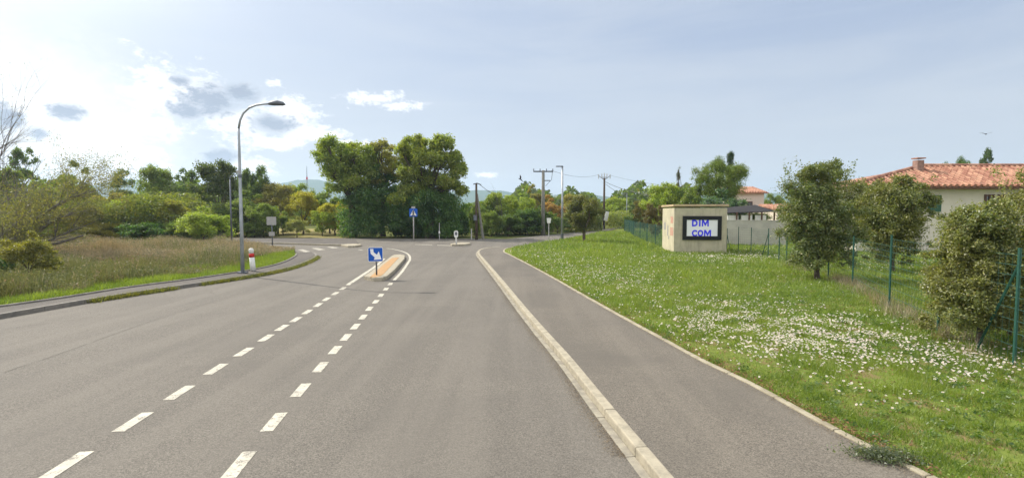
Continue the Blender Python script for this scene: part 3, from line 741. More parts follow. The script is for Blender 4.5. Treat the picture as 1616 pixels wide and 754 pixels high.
# ------------------------------------------------------------------ transformer cabin
c0 = G(1063, 399, .1); fd_ = Vector((1, -.1, 0)).normalized(); sd_ = Vector((.1, 1, 0)).normalized()
ang = math.atan2(fd_.y, fd_.x)
Hc = W(1063, 325, c0.y).z - .1; Wc, Dc = 3.02, 3.5
cab = empty('transformer_cabin', (c0.x, c0.y, .1), 'small beige rendered utility cabin with flat roof standing on the lawn', 'utility cabin', rz=ang)
MB().box((Wc / 2, Dc / 2, (Hc - .12) / 2 - .1), (Wc, Dc, Hc + .08)).build('wall', M['cabin_wall'], cab, bevel=.02)
MB().box((Wc / 2, Dc / 2, Hc + .02), (Wc + .16, Dc + .16, .13)).build('roof', M['cabin_roof'], cab, bevel=.03)
def cabwin(px0, px1, py0, py1):
    k = c0.y / F; return ((px0 - 1063) * k, (px1 - 1063) * k, Hc - (py1 - 325) * k * .985, Hc - (py0 - 325) * k * .985)
x0, x1, z0, z1 = cabwin(1076, 1135, 341, 379)
fr = MB(); t_ = .225
for c_, d_ in (((x0 + x1) / 2, (z1 - t_ / 2)), ((x0 + x1) / 2, (z0 + t_ / 2))): fr.box((c_, -.05, d_), (x1 - x0, .08, t_))
for c_ in (x0 + t_ / 2, x1 - t_ / 2): fr.box((c_, -.05, (z0 + z1) / 2), (t_, .076, z1 - z0 - 2 * t_ - .004))
sg = empty('wall_sign', cab.matrix_world.translation, 'black framed grey sign reading DIM COM on the shaded cabin wall', 'sign')
sg.location = (c0.x, c0.y, .1); sg.rotation_euler = (0, 0, ang)
fr.build('frame', M['black'], sg)
MB().box(((x0 + x1) / 2, -.04, (z0 + z1) / 2), (x1 - x0 - .3, .04, z1 - z0 - .3)).build('panel', M['panel'], sg)
def letters(body, x, z, h, w, y, parent, m, name='lettering'):
    cu = bpy.data.curves.new('t', 'FONT'); cu.body = body; cu.offset = 0.05; cu.extrude = 0.004; cu.size = 1; cu.resolution_u = 4
    tmp = bpy.data.objects.new('t', cu); col.objects.link(tmp); dg = bpy.context.evaluated_depsgraph_get()
    me = bpy.data.meshes.new_from_object(tmp.evaluated_get(dg)); bpy.data.objects.remove(tmp)
    co = np.empty(len(me.vertices) * 3, dtype=np.float32); me.vertices.foreach_get('co', co); co = co.reshape(-1, 3)
    mn, mx_ = co.min(0), co.max(0)
    out = np.stack([x + (co[:, 0] - mn[0]) / (mx_[0] - mn[0]) * w, y - co[:, 2], z + (co[:, 1] - mn[1]) / (mx_[1] - mn[1]) * h], 1)
    me.vertices.foreach_set('co', out.astype(np.float32).ravel()); me.update(); me.materials.clear()
    return link(name, me, m, parent)
k = c0.y / F
def letter_m(x, z, h, w, y, parent, m):
    P = [(0, 0), (0, 1), (.27, 1), (.5, .5), (.73, 1), (1, 1), (1, 0), (.8, 0), (.8, .62), (.5, .02), (.2, .62), (.2, 0)]
    mb = MB(); mb.add([(x + a * w, y, z + b * h) for a, b in P] + [(x + a * w, y + .01, z + b * h) for a, b in P],
        [(0, 1, 10, 11), (1, 2, 3, 10), (3, 9, 10), (3, 8, 9), (3, 4, 5, 8), (5, 6, 7, 8)] + [(i, (i + 1) % 12, 12 + (i + 1) % 12, 12 + i) for i in range(12)])
    return mb.build('lettering', m, parent)
for ch_, p0, p1, q0, q1 in (('D', 1090, 1098.6, 347, 357.5), ('I', 1100.6, 1103, 347, 357.5), ('M', 1105, 1115.5, 347, 357.5), ('C', 1090, 1098, 363, 373.5), ('O', 1098.8, 1107.4, 363, 373.5), ('M', 1108.6, 1119.2, 363, 373.5)):
    xa, xb, za, zb = cabwin(p0, p1, q0, q1)
    if ch_ == 'M': letter_m(xa, za, zb - za, xb - xa, -.068, sg, M['violet'])
    else: letters(ch_, xa, za, zb - za, xb - xa, -.068, sg, M['violet'])
# posters and paint marks on the sunlit side
sgm = mat('faded_red_paint', (0.45, 0.2, 0.15), 0.9, color2=(0.42, 0.32, 0.24), scale=5)
gym = mat('faded_grey_paint', (0.2, 0.2, 0.22), 0.9, color2=(0.34, 0.32, 0.28), scale=6)
for (y0, y1, za, zb, m_) in ((.25, .95, 1.75, 2.15, sgm), (.2, 1.1, 1.0, 1.5, sgm), (1.6, 1.9, .95, 1.6, gym), (2.4, 2.9, 1.3, 1.75, gym), (1.3, 1.6, .75, .95, gym)):
    MB().box((-.004, (y0 + y1) / 2, (za + zb) / 2), (.006, y1 - y0, zb - za)).build('paint_patch', m_, cab)

# garden wall behind
a = W(1130, 388, 38.0); b_ = W(1240, 390, 36.0); a.z = b_.z = .1; ln = (b_ - a).length; an = math.atan2(b_.y - a.y, b_.x - a.x)
gw = empty('garden_wall', a, 'long grey rendered garden wall behind the wire fence', 'wall', rz=an)
Hw = W(1190, 348.5, 37).z - .1
MB().box((ln / 2, 0, Hw / 2), (ln, .2, Hw)).build('wall', M['gwall'], gw); MB().box((ln / 2, 0, Hw + .03), (ln, .26, .06)).build('coping', M['gwall'], gw)

# ------------------------------------------------------------------ houses
def tiled_plane(mb, eave0, eave1, ridge0, ridge1, step=.36, r=.115):
    e0, e1, r0_, r1_ = map(Vector, (eave0, eave1, ridge0, ridge1))
    mb.add([e0, e1, r1_, r0_], [(0, 1, 2, 3)])
    # tile runs parallel to the fall line (constant x), clipped by hip
    n = int((e1.x - e0.x) / step)
    for i in range(n + 1):
        x = e0.x + (i + .5) * step
        if x > e1.x: break
        y0, z0 = e0.y - .05, e0.z + .03
        t = 1.0
        if x < r0_.x: t = (x - e0.x) / (r0_.x - e0.x)
        if x > r1_.x and e1.x > r1_.x: t = min(t, (e1.x - x) / (e1.x - r1_.x))
        if t < .04: continue
        top = Vector((x, e0.y + (r0_.y - e0.y) * t, e0.z + (r0_.z - e0.z) * t + .05))
        s0 = Vector((x, y0, z0)); m_ = max(2, int((top - s0).length / .36))
        pts = []; rr = []
        for q in range(m_):
            pts += [s0.lerp(top, q / m_), s0.lerp(top, (q + .97) / m_)]; rr += [r, r * .84]
        mb.tube(pts, rr, 6)
hx0, hx1, hy0, hy1 = W(1340, 293, 30).x, 46.0, 30.0, 37.0
ez = W(1500, 294, 30).z; ry = 33.5; rz_ = W(1500, 263.5, ry).z; rx0 = W(1455, 263, ry).x
hs = empty('house', (hx0, hy0, .1), 'beige house with a red tiled roof behind the oak bushes', 'house')
o_ = Vector((hx0, hy0, .1))
rf = MB(); rf2 = MB()
tiled_plane(rf, (0 , 0, ez - .1), (hx1 - hx0, 0, ez - .1), (rx0 - hx0, ry - hy0, rz_ - .1), (hx1 - hx0, ry - hy0, rz_ - .1))
rf.add([(0, 0, ez - .1), (rx0 - hx0, ry - hy0, rz_ - .1), (0, 7, ez - .1)], [(0, 1, 2)])
rf.add([(0, 7, ez - .1), (rx0 - hx0, ry - hy0, rz_ - .1), (hx1 - hx0, ry - hy0, rz_ - .1), (hx1 - hx0, 7, ez - .1)], [(0, 1, 2, 3)])
rf.tube([(0, 0, ez), (rx0 - hx0, ry - hy0, rz_)], .12, 8); rf.tube([(rx0 - hx0, ry - hy0, rz_), (hx1 - hx0, ry - hy0, rz_)], .12, 8)
roof = rf.build('roof', M['tile'], hs)
MB().box(((hx1 - hx0) / 2, -.06, ez - .2), (hx1 - hx0, .1, .1)).build('eaves_board', M['wood'], hs)
WY = .55
wl_ = MB(); wl_.box(((hx1 - hx0) / 2 + .3, 3.5, (ez - .15) / 2 - .05), (hx1 - hx0 - 1.2, 7 - 2 * WY, ez - .25)).build('wall', M['house_wall'], hs)
hd = hy0 + WY
def hwin(px0, px1, py0, py1, kind):
    a, b_ = W(px0, py1, hd), W(px1, py0, hd); cx = (a.x + b_.x) / 2 - hx0; cz = (a.z + b_.z) / 2 - .1; w, h = b_.x - a.x, b_.z - a.z
    if kind == 'shutter':
        f = MB()
        f.box((cx, WY - .04, cz), (w, .05, h)); f.build('shutter', M['shutter'], hs)
        return
    f = MB()
    for sx_ in (-1, 1): f.box((cx + sx_ * (w / 2 - .05), WY - .03, cz), (.1, .07, h))
    for sz in (-1, 1): f.box((cx, WY - .03, cz + sz * (h / 2 - .05)), (w - .2, .066, .1))
    f.box((cx, WY - .03, cz), (.06, .06, h - .2))
    wo_ = f.build('window', M['wood'], hs)
    MB().box((cx, WY - .012, cz), (w - .18, .012, h - .18)).build('pane', M['glass'], wo_)
hwin(1464, 1485, 308, 334, 'shutter'); hwin(1552, 1569, 307, 332, 'win'); hwin(1573, 1587, 307, 332, 'win')
c_ = W(1449, 262, ry - .8)
ch = MB(); ch.box((c_.x - hx0, ry - .8 - hy0, W(1449, 262, ry - .8).z - .3), (.42, .42, 1.1)); ch.build('chimney', mat('chimney_render', (.32, .2, .16), .9, var=.4), hs)
MB().box((c_.x - hx0, ry - .8 - hy0, W(1449, 262, ry - .8).z + .38), (.54, .54, .07)).build('chimney_cap', M['tile'], hs)
# second house
def smallhouse(px0, px1, eave, ridge, Y, depth, label, wm_):
    A, B = W(px0, eave, Y), W(px1, eave, Y); w = B.x - A.x; He = A.z; Hr = W(px0, ridge, Y + depth / 2).z
    h = empty('house', (A.x, Y, 0), label, 'house')
    m_ = MB(); m_.box((w / 2, depth / 2, He / 2), (w, depth, He)); m_.add([(w, 0, He), (w, depth, He), (w, depth / 2, Hr - .1)], [(0, 1, 2)]); m_.build('wall', wm_, h)
    q = MB(); q.add([(-.4, -.4, He - .05), (w + .4, -.4, He - .05), (w + .4, depth / 2, Hr), (-.4, depth / 2, Hr), (-.4, -.4, He + .1), (w + .4, -.4, He + .1), (w + .4, depth / 2, Hr + .15), (-.4, depth / 2, Hr + .15)],
                    [(0, 1, 2, 3), (4, 5, 6, 7), (0, 1, 5, 4), (1, 2, 6, 5), (0, 3, 7, 4), (2, 3, 7, 6)])
    q.add([(-.4, depth + .4, He - .05), (w + .4, depth + .4, He - .05), (w + .4, depth / 2, Hr + .02), (-.4, depth / 2, Hr + .02)], [(0, 1, 2, 3)])
    n = int((w + .8) / .35)
    for i in range(n + 1):
        x = -.4 + (i + .5) * .35
        if x < w + .4: q.tube([(x, -.45, He + .12), (x, depth / 2, Hr + .17)], .1, 5)
    q.build('roof', M['tile'], h); return h, w, He
h2, w2, e2 = smallhouse(1150, 1206, 305, 297, 66, 7, 'pale pink house with red roof behind the dark spruce', M['pink_wall'])
for x in (w2 - 4.2, w2 - 1.9):
    f = MB().box((x, -.03, e2 - 1.6), (.8, .06, 1.1)).build('window', M['wood'], h2); MB().box((x, -.065, e2 - 1.6), (.62, .02, .92)).build('pane', M['glass'], f)
h3, _, _ = smallhouse(1226, 1262, 331, 325, 58, 7, 'low tiled roof just showing behind the garden wall', M['pink_wall'])
# dark pergola netting over the wall
A = W(1143, 340, 42)
pg = empty('pergola', (A.x, 42, .1), 'dark low netted pergola above the garden wall', 'pergola')
zt = W(1180, 331, 42).z; wd = W(1222, 340, 42).x - A.x
MB().add([(0, 0, zt - .35), (wd, 0, zt - .2), (wd * .9, 2.5, zt + .35), (wd * .25, 2.5, zt + .1), (0, 0, zt - .42), (wd, 0, zt - .27), (wd * .9, 2.5, zt + .28), (wd * .25, 2.5, zt + .03)], [(0, 1, 2, 3), (4, 5, 6, 7), (0, 1, 5, 4), (1, 2, 6, 5), (2, 3, 7, 6), (3, 0, 4, 7)]).build('netting', M['dark'], pg)
for i in range(5): MB().tube([(wd * i / 4, 0, 0), (wd * i / 4, 0, zt - .3)], .07, 6).build('post', M['wood'], pg)
for i in range(3): MB().box((wd * (.2 + .28 * i), .3, zt - .75), (.9, .1, .4)).build('pale_box', M['white'], pg)
# small white gate panel
p = W(957, 341, 76); gp = MB().box((0, 0, 0), (.55, .08, 1.4)).build('white_banner', M['white'], None, (p.x, 76, p.z)); gp.rotation_euler = (0, R(12), 0); tag(gp, 'small tilted white panel beside the forked pole', 'panel')
MB().tube([(0, 0.1, -1.0), (0, 0.1, -p.z)], .05, 6).build('post', M['galvd'], gp)

# antenna mast far on the hill
p = W(484.5, 286, 560)
am = empty('antenna_mast', (p.x, 560, 18), 'thin lattice antenna mast far off above the trees', 'antenna mast')
H = W(484.5, 262, 560).z - 18
q = MB()
for dx, dy in ((-.9, -.6), (.9, -.6), (0, 1)): q.tube([(dx, dy, 0), (dx * .3, dy * .3, H * .8), (0, 0, H)], .16, 5)
for i in range(12): z = H * .8 * i / 12; s_ = 1 - .7 * i / 12; q.tube([(-.9 * s_, -.6 * s_, z), (.9 * s_, -.6 * s_, z + H * .06)], .1, 4)
q.build('lattice', M['galvd'], am); MB().box((0, 0, H * .62), (1.6, 1.2, 3)).build('aerial_panels', M['red'], am)

# ------------------------------------------------------------------ fences
def fence(name, basepts, heights, label, levels, wr, vr, vstep, braces=(), z=.1):
    pts = [G(x, y, z) for x, y in basepts]; o = pts[0]
    f = empty(name, o, label, 'fence')
    tops = []
    for i, p in enumerate(pts):
        h = heights[i]; q = MB(); q.tube([p - o - Vector((0, 0, .1)), p - o + Vector((0, 0, h))], .024 if p.y < 40 else .035, 8); q.build('post', M['green'], f)
    for i, bx_, by_, hh_ in braces:
        p = pts[i] - o; MB().tube([G(bx_, by_, z) - o, p + Vector((0, 0, hh_))], .02, 6).build('brace', M['green'], f)
    w = MB()
    for i in range(len(pts) - 1):
        a, b_ = pts[i] - o, pts[i + 1] - o; h = min(heights[i], heights[i + 1]) - .06
        for L in range(levels):
            zz = .06 + (h - .06) * (L / (levels - 1)) ** .85; mid = a.lerp(b_, .5)
            w.tube([a + Vector((0, 0, zz)), mid + Vector((0, 0, zz - .012)), b_ + Vector((0, 0, zz))], wr, 4, False)
        n = max(1, int((b_ - a).length / vstep))
        for j in range(1, n): c = a.lerp(b_, j / n); w.tube([c + Vector((0, 0, .06)), c + Vector((0, 0, h))], vr, 3, False)
    w.build('wire_mesh', M['wirefence'], f)
    return f
fence('wire_fence', [(1147, 394), (1165, 396), (1185, 398), (1212, 406), (1229, 412), (1241, 418), (1275, 428), (1307, 439), (1345, 450), (1403, 487), (1480, 524), (1600, 578), (1850, 690)],
      [1.38, 1.5, 1.5, 1.55, 1.5, 1.5, 1.55, 1.6, 1.62, 1.84, 1.8, 1.85, 1.8],
      'green wire mesh fence with steel posts along the lawn', 10, .0042, .002, .16, braces=((0, 1152, 394, 1.0), (3, 1203, 402, 1.3), (11, 1541, 551, 1.6)))
fence('wire_fence', [(985, 364), (993, 368), (1000, 372.5), (1010, 377), (1021, 382), (1034, 387), (1046, 391)], [1.55] * 7,
      'dense green mesh fence receding behind the cabin towards the side road', 14, .009, .006, .16)
# ------------------------------------------------------------------ birds
def bird(px, py, Y, s, label, tilt):
    p = W(px, py, Y); r = empty('bird', p, label, 'bird'); r.rotation_euler = tilt; r.scale = (s, s, s)
    MB().tube([(-.3, 0, 0), (-.15, 0, .01), (0, 0, 0.02), (.15, 0, .01), (.22, 0, 0.03), (.3, 0, .01)], [.02, .06, .08, .05, .045, .008], 8).build('body', M['bird'], r, smooth=True)
    w = MB()
    for sgn in (-1, 1): w.add([(.1, sgn * .03, .03), (-.1, sgn * .03, .03), (-.12, sgn * .35, .16), (-.02, sgn * .68, .2), (.14, sgn * .36, .17), (.1, sgn * .03, .045), (-.1, sgn * .03, .045), (-.12, sgn * .35, .175), (-.02, sgn * .68, .21), (.14, sgn * .36, .185)],
                              [(0, 1, 2, 4), (2, 3, 4), (5, 6, 7, 9), (7, 8, 9), (0, 1, 6, 5), (1, 2, 7, 6), (2, 3, 8, 7), (3, 4, 9, 8), (4, 0, 5, 9)])
    w.build('wings', M['bird'], r)
bird(1556, 212, 40, .6, 'tiny dark bird flying above the tiled house', (0, 0, R(60)))
bird(821, 283, 48, .75, 'small dark bird flying above the trees between the poles', (R(50), R(20), R(40)))

# ------------------------------------------------------------------ trees
GB = 'trees and bushes at the wood edge behind the meadow'
L_ = [
 (42, 238, 58, 50, 'open1', DARK, 'tall dark tree rising left of the round-headed dark tree'),
 (120, 253, 62, 54, 'broad2', DARK, 'dark round-headed tree left of the far hill gap'),
 (8, 268, 80, 44, 'broad1', MID, 'mid green tree at the left edge behind the bare branches'),
 (86, 278, 76, 47, 'broad3', MID, 'mid green tree below the dark round-headed tree'),
 (196, 267, 34, 64, 'slim1', DARK, 'slim dark tree standing alone in front of the far hill'),
 (168, 305, 70, 47, 'broad3', OLI, 'olive green tree left of and below the slim dark tree'),
 (247, 266, 70, 58, 'broad1', MID, 'mid green tree right of the slim dark tree'),
 (232, 288, 46, 52, 'broad2', MID, 'smaller green tree low in front between the slim tree and its neighbour'),
 (298, 270, 60, 60, 'open1', DARK, 'loose dark tree with gaps left of the curved lamp'),
 (345, 258, 80, 56, 'broad1', (0.06, 0.085, .025), 'wide dark crowned tree directly left of the curved lamp'),
 (401, 262, 52, 60, 'broad3', DARK, 'dark tree whose top shows right of the curved lamp'),
 (215, 318, 80, 43, 'broad3', BRI, 'bright green bushy tree above the dark hedge left of the slender post'),
 (272, 318, 64, 42, 'broad1', (.17, .18, .04), 'yellow green tree left of the yellow bush by the slender post'),
 (122, 325, 90, 40, 'broad3', OLI, 'brownish olive tree above the brown meadow'),
 (50, 318, 90, 38, 'broad3', OLI, 'yellowish tree behind the leaning olive branches'),
 (395, 300, 70, 52, 'broad2', MID, 'green tree behind the lamp pole above the side street'),
 (438, 292, 70, 60, 'broad1', OLI, 'dull green tree top above the sign seen from behind'),
 (470, 290, 56, 66, 'broad3', MID, 'far green tree below the antenna mast'),
 (415, 322, 56, 50, 'broad3', MID, 'low green tree left of the sign seen from behind'),
 (520, 288, 54, 60, 'broad2', MID, 'green tree against the left flank of the big tree pair'),
 (478, 305, 62, 58, 'broad1', YEL, 'yellow autumn tree above the dry field'),
 (528, 318, 60, 56, 'broad3', YEL, 'yellow green tree touching the left side of the big trees'),
 (508, 333, 40, 54, 'broad3', BRI, 'light green small tree at the right end of the dry field'),
 (446, 335, 50, 56, 'bush2', MID, 'round green bush at the left end of the dry field'),
]
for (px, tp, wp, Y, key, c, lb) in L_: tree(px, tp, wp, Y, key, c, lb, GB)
GS = 'bushes along the meadow'
for (px, tp, wp, Y, key, c, lb) in [
 (320, 328, 82, 38.5, 'bush2', BRI, 'sunlit yellow green bush beside the slender post'),
 (228, 352, 80, 39.5, 'bush1', (.04, .09, .02), 'dark glossy green low bush at the far meadow edge'),
 (285, 350, 60, 40, 'bush1', MID, 'mid green low bush left of the yellow green bush'),
 (172, 352, 60, 41, 'bush1', YEL, 'yellow green low bush left of the dark glossy bush'),
 (130, 350, 70, 39, 'bush2', OLI, 'olive bush at the brown meadow edge under the brownish tree'),
 (80, 352, 70, 38, 'bush1', MID, 'green bush at the meadow edge behind the bare branches'),
 (468, 342, 36, 50.5, 'bush2', PALE, 'pale small tree with a thin crown on the dry field'),
 (400, 352, 50, 50.5, 'bush1', MID, 'green roadside bush behind the curved lamp pole'),
 (350, 350, 50, 51, 'bush1', DARK, 'dark roadside bush behind the slender post')]:
    tree(px, tp, wp, Y, key, c, lb, GS, 'bush', 'bush')
b = W(8, 335, 16)
r = empty('bush', (b.x - .3, 17, .1), 'yellow and dark green bush at the left edge beside the pavement', 'bush'); place(r, 'bush2', 1.9, 1.75, (.12, .125, .035), 1.2)
r = empty('bush', (b.x - 1.2, 16, .1), 'dark green low bush at the left edge under the yellow bush', 'bush'); place(r, 'bush1', 2.2, 1.2, (.03, .07, .02), .2)

# leaning feathery tree, bare branched tree
def branchy(name, base, main, label, cat, color, leaves, leaf, m=BARKG, seed=3, spread=1.2, levels=3, r0=.12, tw=5):
    rs = random.Random(seed); root = empty(name, base, label, cat); mb = MB(); tips = []
    def grow(p, d, L, r, lev):
        n = 5; pts = [p]; rr = [r]
        for i in range(n):
            d = (d + Vector((rs.uniform(-1, 1), rs.uniform(-1, 1), rs.uniform(-.7, .9))) * .2).normalized(); p = p + d * L / n; pts.append(p); rr.append(r * (1 - .65 * (i + 1) / n))
        mb.tube(pts, rr, 6 if lev else 8)
        if lev >= levels: tips.extend(pts[1:]); return
        for j in range(tw):
            k_ = rs.randint(1, n); dd = (d + Vector((rs.uniform(-1, 1), rs.uniform(-1, 1), rs.uniform(-.6, 1))) * spread).normalized()
            grow(pts[k_], dd, L * rs.uniform(.45, .7), rr[k_] * .65, lev + 1)
        if lev == levels - 1: tips.extend(pts[2:])
    for d, L in main: grow(Vector((0, 0, 0)), Vector(d).normalized(), L, r0, 0)
    tr = mb.build('trunk', m, root)
    if leaves:
        ns = np.random.RandomState(seed); Tp = np.array([tuple(t) for t in tips]); idx = ns.randint(0, len(Tp), leaves)
        P = Tp[idx] + ns.normal(0, .17, (leaves, 3)); Q = leaf_quads(ns, P, norm(ns.normal(size=(leaves, 3))), leaf, .4)
        c = link('crown', npmesh('crown', Q, 4, ns.rand(leaves)), LEAF, root); c.color = (*color, 1)
    return root
pb = W(-70, 335, 24)
branchy('leaning_tree', (pb.x, 24, .1), [((1.0, -.1, .34), 5.4), ((1, .2, .42), 4.8), ((.9, -.3, .1), 5.0), ((1, .4, .22), 5.2)], 'sparse olive coloured tree leaning over the brown meadow', 'tree', (.10, .105, .05), 26000, .085, seed=5, spread=.8)
pb = W(-50, 335, 30)
branchy('bare_tree', (pb.x, 30, .1), [((.55, 0, 1.0), 6.6), ((.15, 0, 1), 6.8)], 'bare branched tree reaching in from the left edge above the wood', 'tree', (.1, .1, .05), 900, .08, seed=9, spread=.9, tw=7)
pb = W(806, 335, 56)
branchy('bare_tree', (pb.x - 1, 56, 0), [((.16, 0, 1), 4.0)], 'bare twigs of a dead tree poking up right of the strutted pole', 'tree', (.1, .1, .05), 0, .08, seed=12, spread=.35, levels=2, r0=.06, tw=3)

# the big pair, each built for itself
def bigtree(px, Y, lobes, leaves, leaf, color, label, seed, zs, r0=.38, key=None, twocol=None, low=()):
    b_ = W(px, 335, Y); root = empty('big_tree', (b_.x, Y, 0), label, 'tree')
    k_ = Y / F
    cs = []
    rs = random.Random(seed)
    for (x, y, r) in lobes:
        p = W(x, y, Y); rr = r * k_
        for q in range(3):
            cs.append((p.x - b_.x + rs.uniform(-.35, .35) * rr, rs.uniform(-1.9, 1.9) * 1.0, p.z + rs.uniform(-.3, .3) * rr, rr * rs.uniform(.85, 1.2)))
    C, Rr, Q, rn = crown_arrays(seed, 1, 1, 0, 0, leaves, leaf, centers=cs, loose=.13, core=.35)
    c = link('crown', npmesh('crown', Q, 4, rn), LEAF, root); c.color = (*color, 1)
    link('trunk', trunk_mesh(seed, C, Rr, zs, r0, 26), BARK, root)
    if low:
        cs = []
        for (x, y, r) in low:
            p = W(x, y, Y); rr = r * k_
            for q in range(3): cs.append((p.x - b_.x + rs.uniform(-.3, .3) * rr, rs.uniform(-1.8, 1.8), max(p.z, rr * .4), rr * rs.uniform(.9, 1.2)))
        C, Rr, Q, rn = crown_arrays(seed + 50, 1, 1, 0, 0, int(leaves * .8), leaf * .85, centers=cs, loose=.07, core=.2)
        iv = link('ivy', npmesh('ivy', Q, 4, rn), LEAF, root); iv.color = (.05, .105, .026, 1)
    return root
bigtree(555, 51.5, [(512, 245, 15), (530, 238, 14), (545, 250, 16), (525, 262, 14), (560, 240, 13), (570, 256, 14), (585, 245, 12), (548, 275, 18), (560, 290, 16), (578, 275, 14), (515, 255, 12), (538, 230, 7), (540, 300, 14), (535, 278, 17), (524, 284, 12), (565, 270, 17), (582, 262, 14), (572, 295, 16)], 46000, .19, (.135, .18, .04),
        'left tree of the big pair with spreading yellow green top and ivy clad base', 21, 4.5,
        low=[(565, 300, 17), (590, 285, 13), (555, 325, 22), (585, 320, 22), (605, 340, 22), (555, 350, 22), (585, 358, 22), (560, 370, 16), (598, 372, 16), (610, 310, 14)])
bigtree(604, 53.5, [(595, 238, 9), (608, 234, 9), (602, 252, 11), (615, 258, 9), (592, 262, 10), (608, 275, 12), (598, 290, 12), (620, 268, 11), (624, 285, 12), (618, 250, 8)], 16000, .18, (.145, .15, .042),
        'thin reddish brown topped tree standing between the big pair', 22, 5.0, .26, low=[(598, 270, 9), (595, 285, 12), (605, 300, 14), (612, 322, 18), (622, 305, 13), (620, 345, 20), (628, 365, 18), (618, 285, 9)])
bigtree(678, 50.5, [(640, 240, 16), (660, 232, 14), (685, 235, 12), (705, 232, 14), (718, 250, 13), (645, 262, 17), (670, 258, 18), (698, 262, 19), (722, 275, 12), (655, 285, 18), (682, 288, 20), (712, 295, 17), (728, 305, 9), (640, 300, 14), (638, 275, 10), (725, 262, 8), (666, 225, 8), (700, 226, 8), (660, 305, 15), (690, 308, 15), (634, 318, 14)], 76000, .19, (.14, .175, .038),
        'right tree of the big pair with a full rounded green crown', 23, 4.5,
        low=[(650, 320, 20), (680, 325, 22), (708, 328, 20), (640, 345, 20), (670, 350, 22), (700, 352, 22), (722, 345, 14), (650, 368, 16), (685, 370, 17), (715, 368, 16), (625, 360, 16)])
# hedge trees right of the pair
GR = 'hedge trees along the far side of the junction'
for (px, tp, wp, Y, key, c, lb) in [
 (748, 318, 44, 56, 'broad3', MID, 'green tree just behind the strutted wooden pole'),
 (783, 306, 58, 58, 'broad1', BRI, 'bright green tree right of the strutted wooden pole'),
 (820, 309, 60, 59, 'broad3', BRI, 'light green tree left of the concrete pole'),
 (846, 292, 44, 72, 'broad2', OLI, 'taller far tree behind the concrete pole'),
 (873, 308, 46, 66, 'broad2', BRO, 'reddish brown tree between the concrete pole and the straight lamp'),
 (902, 308, 44, 72, 'broad1', OLI, 'olive tree right of the straight lamp head'),
 (930, 312, 40, 76, 'broad3', MID, 'far green tree behind the small round lawn tree'),
 (974, 313, 56, 92, 'broad1', BRI, 'yellow green tree right of the forked pole'),
 (1003, 312, 40, 84, 'broad2', DARK, 'dark tree left of the bright pines behind the cabin'),
 (1018, 318, 44, 62, 'broad3', (.09, .085, .03), 'brownish green tree above the receding green fence'),
 (1048, 292, 70, 54, 'broad1', BRI, 'bright green tree over the left end of the cabin'),
 (1088, 292, 52, 52, 'broad3', MID, 'green tree between the bright tree and the umbrella pine'),
 (1035, 322, 40, 46, 'broad3', (.07, .06, .03), 'dark brownish tree close behind the left cabin wall'),
 (1185, 305, 30, 72, 'broad2', DARK, 'dark tree behind the pale pink house'),
 (1222, 306, 34, 80, 'broad3', MID, 'distant green trees clump right of the pale pink house')]:
    tree(px, tp, wp, Y, key, c, lb, GR)
GH = 'dense hedge bushes behind the junction'
for (px, tp, wp, Y, key, c, lb) in [
 (775, 334, 40, 53, 'bush1', MID, 'leafy hedge bush directly right of the strutted pole'),
 (802, 333, 48, 54, 'bush2', DARK, 'darkest hedge bush with a hollow shadow left of the concrete pole'),
 (832, 330, 50, 56, 'bush1', (.05, .095, .025), 'rounded hedge bush beside the concrete pole'),
 (880, 338, 44, 62, 'bush2', DARK, 'dark hedge bush behind the straight lamp'),
 (905, 340, 30, 64, 'bush1', OLI, 'olive hedge bush left of the small round lawn tree'),
 (972, 338, 40, 80, 'bush1', (.18, .19, .08), 'pale flowering bush right of the forked pole'),
 (730, 345, 26, 53, 'bush1', MID, 'hedge bush filling the gap left of the strutted pole'),
 (1000, 336, 34, 66, 'bush2', DARK, 'dark hedge bush at the far end of the receding fence'),
 (1195, 336, 50, 44, 'bush1', MID, 'low shrub peeping over the garden wall'),
 (1237, 320, 20, 60, 'bush2', OLI, 'yellowish shrub behind the right end of the garden wall')]:
    tree(px, tp, wp, Y, key, c, lb, GH, 'bush', 'bush')
# pines
tree(1137, 257, 92, 50, 'umbrella', (.11, .165, .03), 'umbrella pine with a broad green dome behind the cabin', None, 'umbrella_pine')
tree(1151, 243, 30, 56, 'cone1', (.03, .06, .03), 'pointed dark conifer tip above the umbrella pine', None, 'conifer_tree')
tree(1140, 300, 84, 47, 'bush2', TEAL, 'bluish dark spruce with drooping boughs under the umbrella pine', None, 'spruce_tree')
tree(1070, 264, 20, 58, 'spire', (.10, .12, .08), 'thin nearly bare conifer spire left of the umbrella pine', None, 'bare_conifer')
tree(1506, 256, 64, 62, 'umbrella', (.06, .12, .025), 'flat topped umbrella pine just above the house ridge', None, 'umbrella_pine')
tree(1556, 239, 34, 56, 'open1', (.045, .08, .04), 'spiky pine top rising behind the house ridge', None, 'conifer_tree')
# small lawn tree
b = G(922, 381, .1); r = empty('small_tree', (b.x, b.y, .1), 'small round dark leaved tree with a short trunk on the lawn tip', 'tree')
C, Rr, Q, rn = crown_arrays(31, 70 / F * b.y, 3.2, .5, 30, 22000, .11, lobe_r=(.22, .4), loose=.12)
c = link('crown', npmesh('crown', Q, 4, rn), LEAF, r); c.color = (.075, .085, .033, 1)
link('trunk', trunk_mesh(31, C, Rr, 1.0, .14, 8), BARK, r)

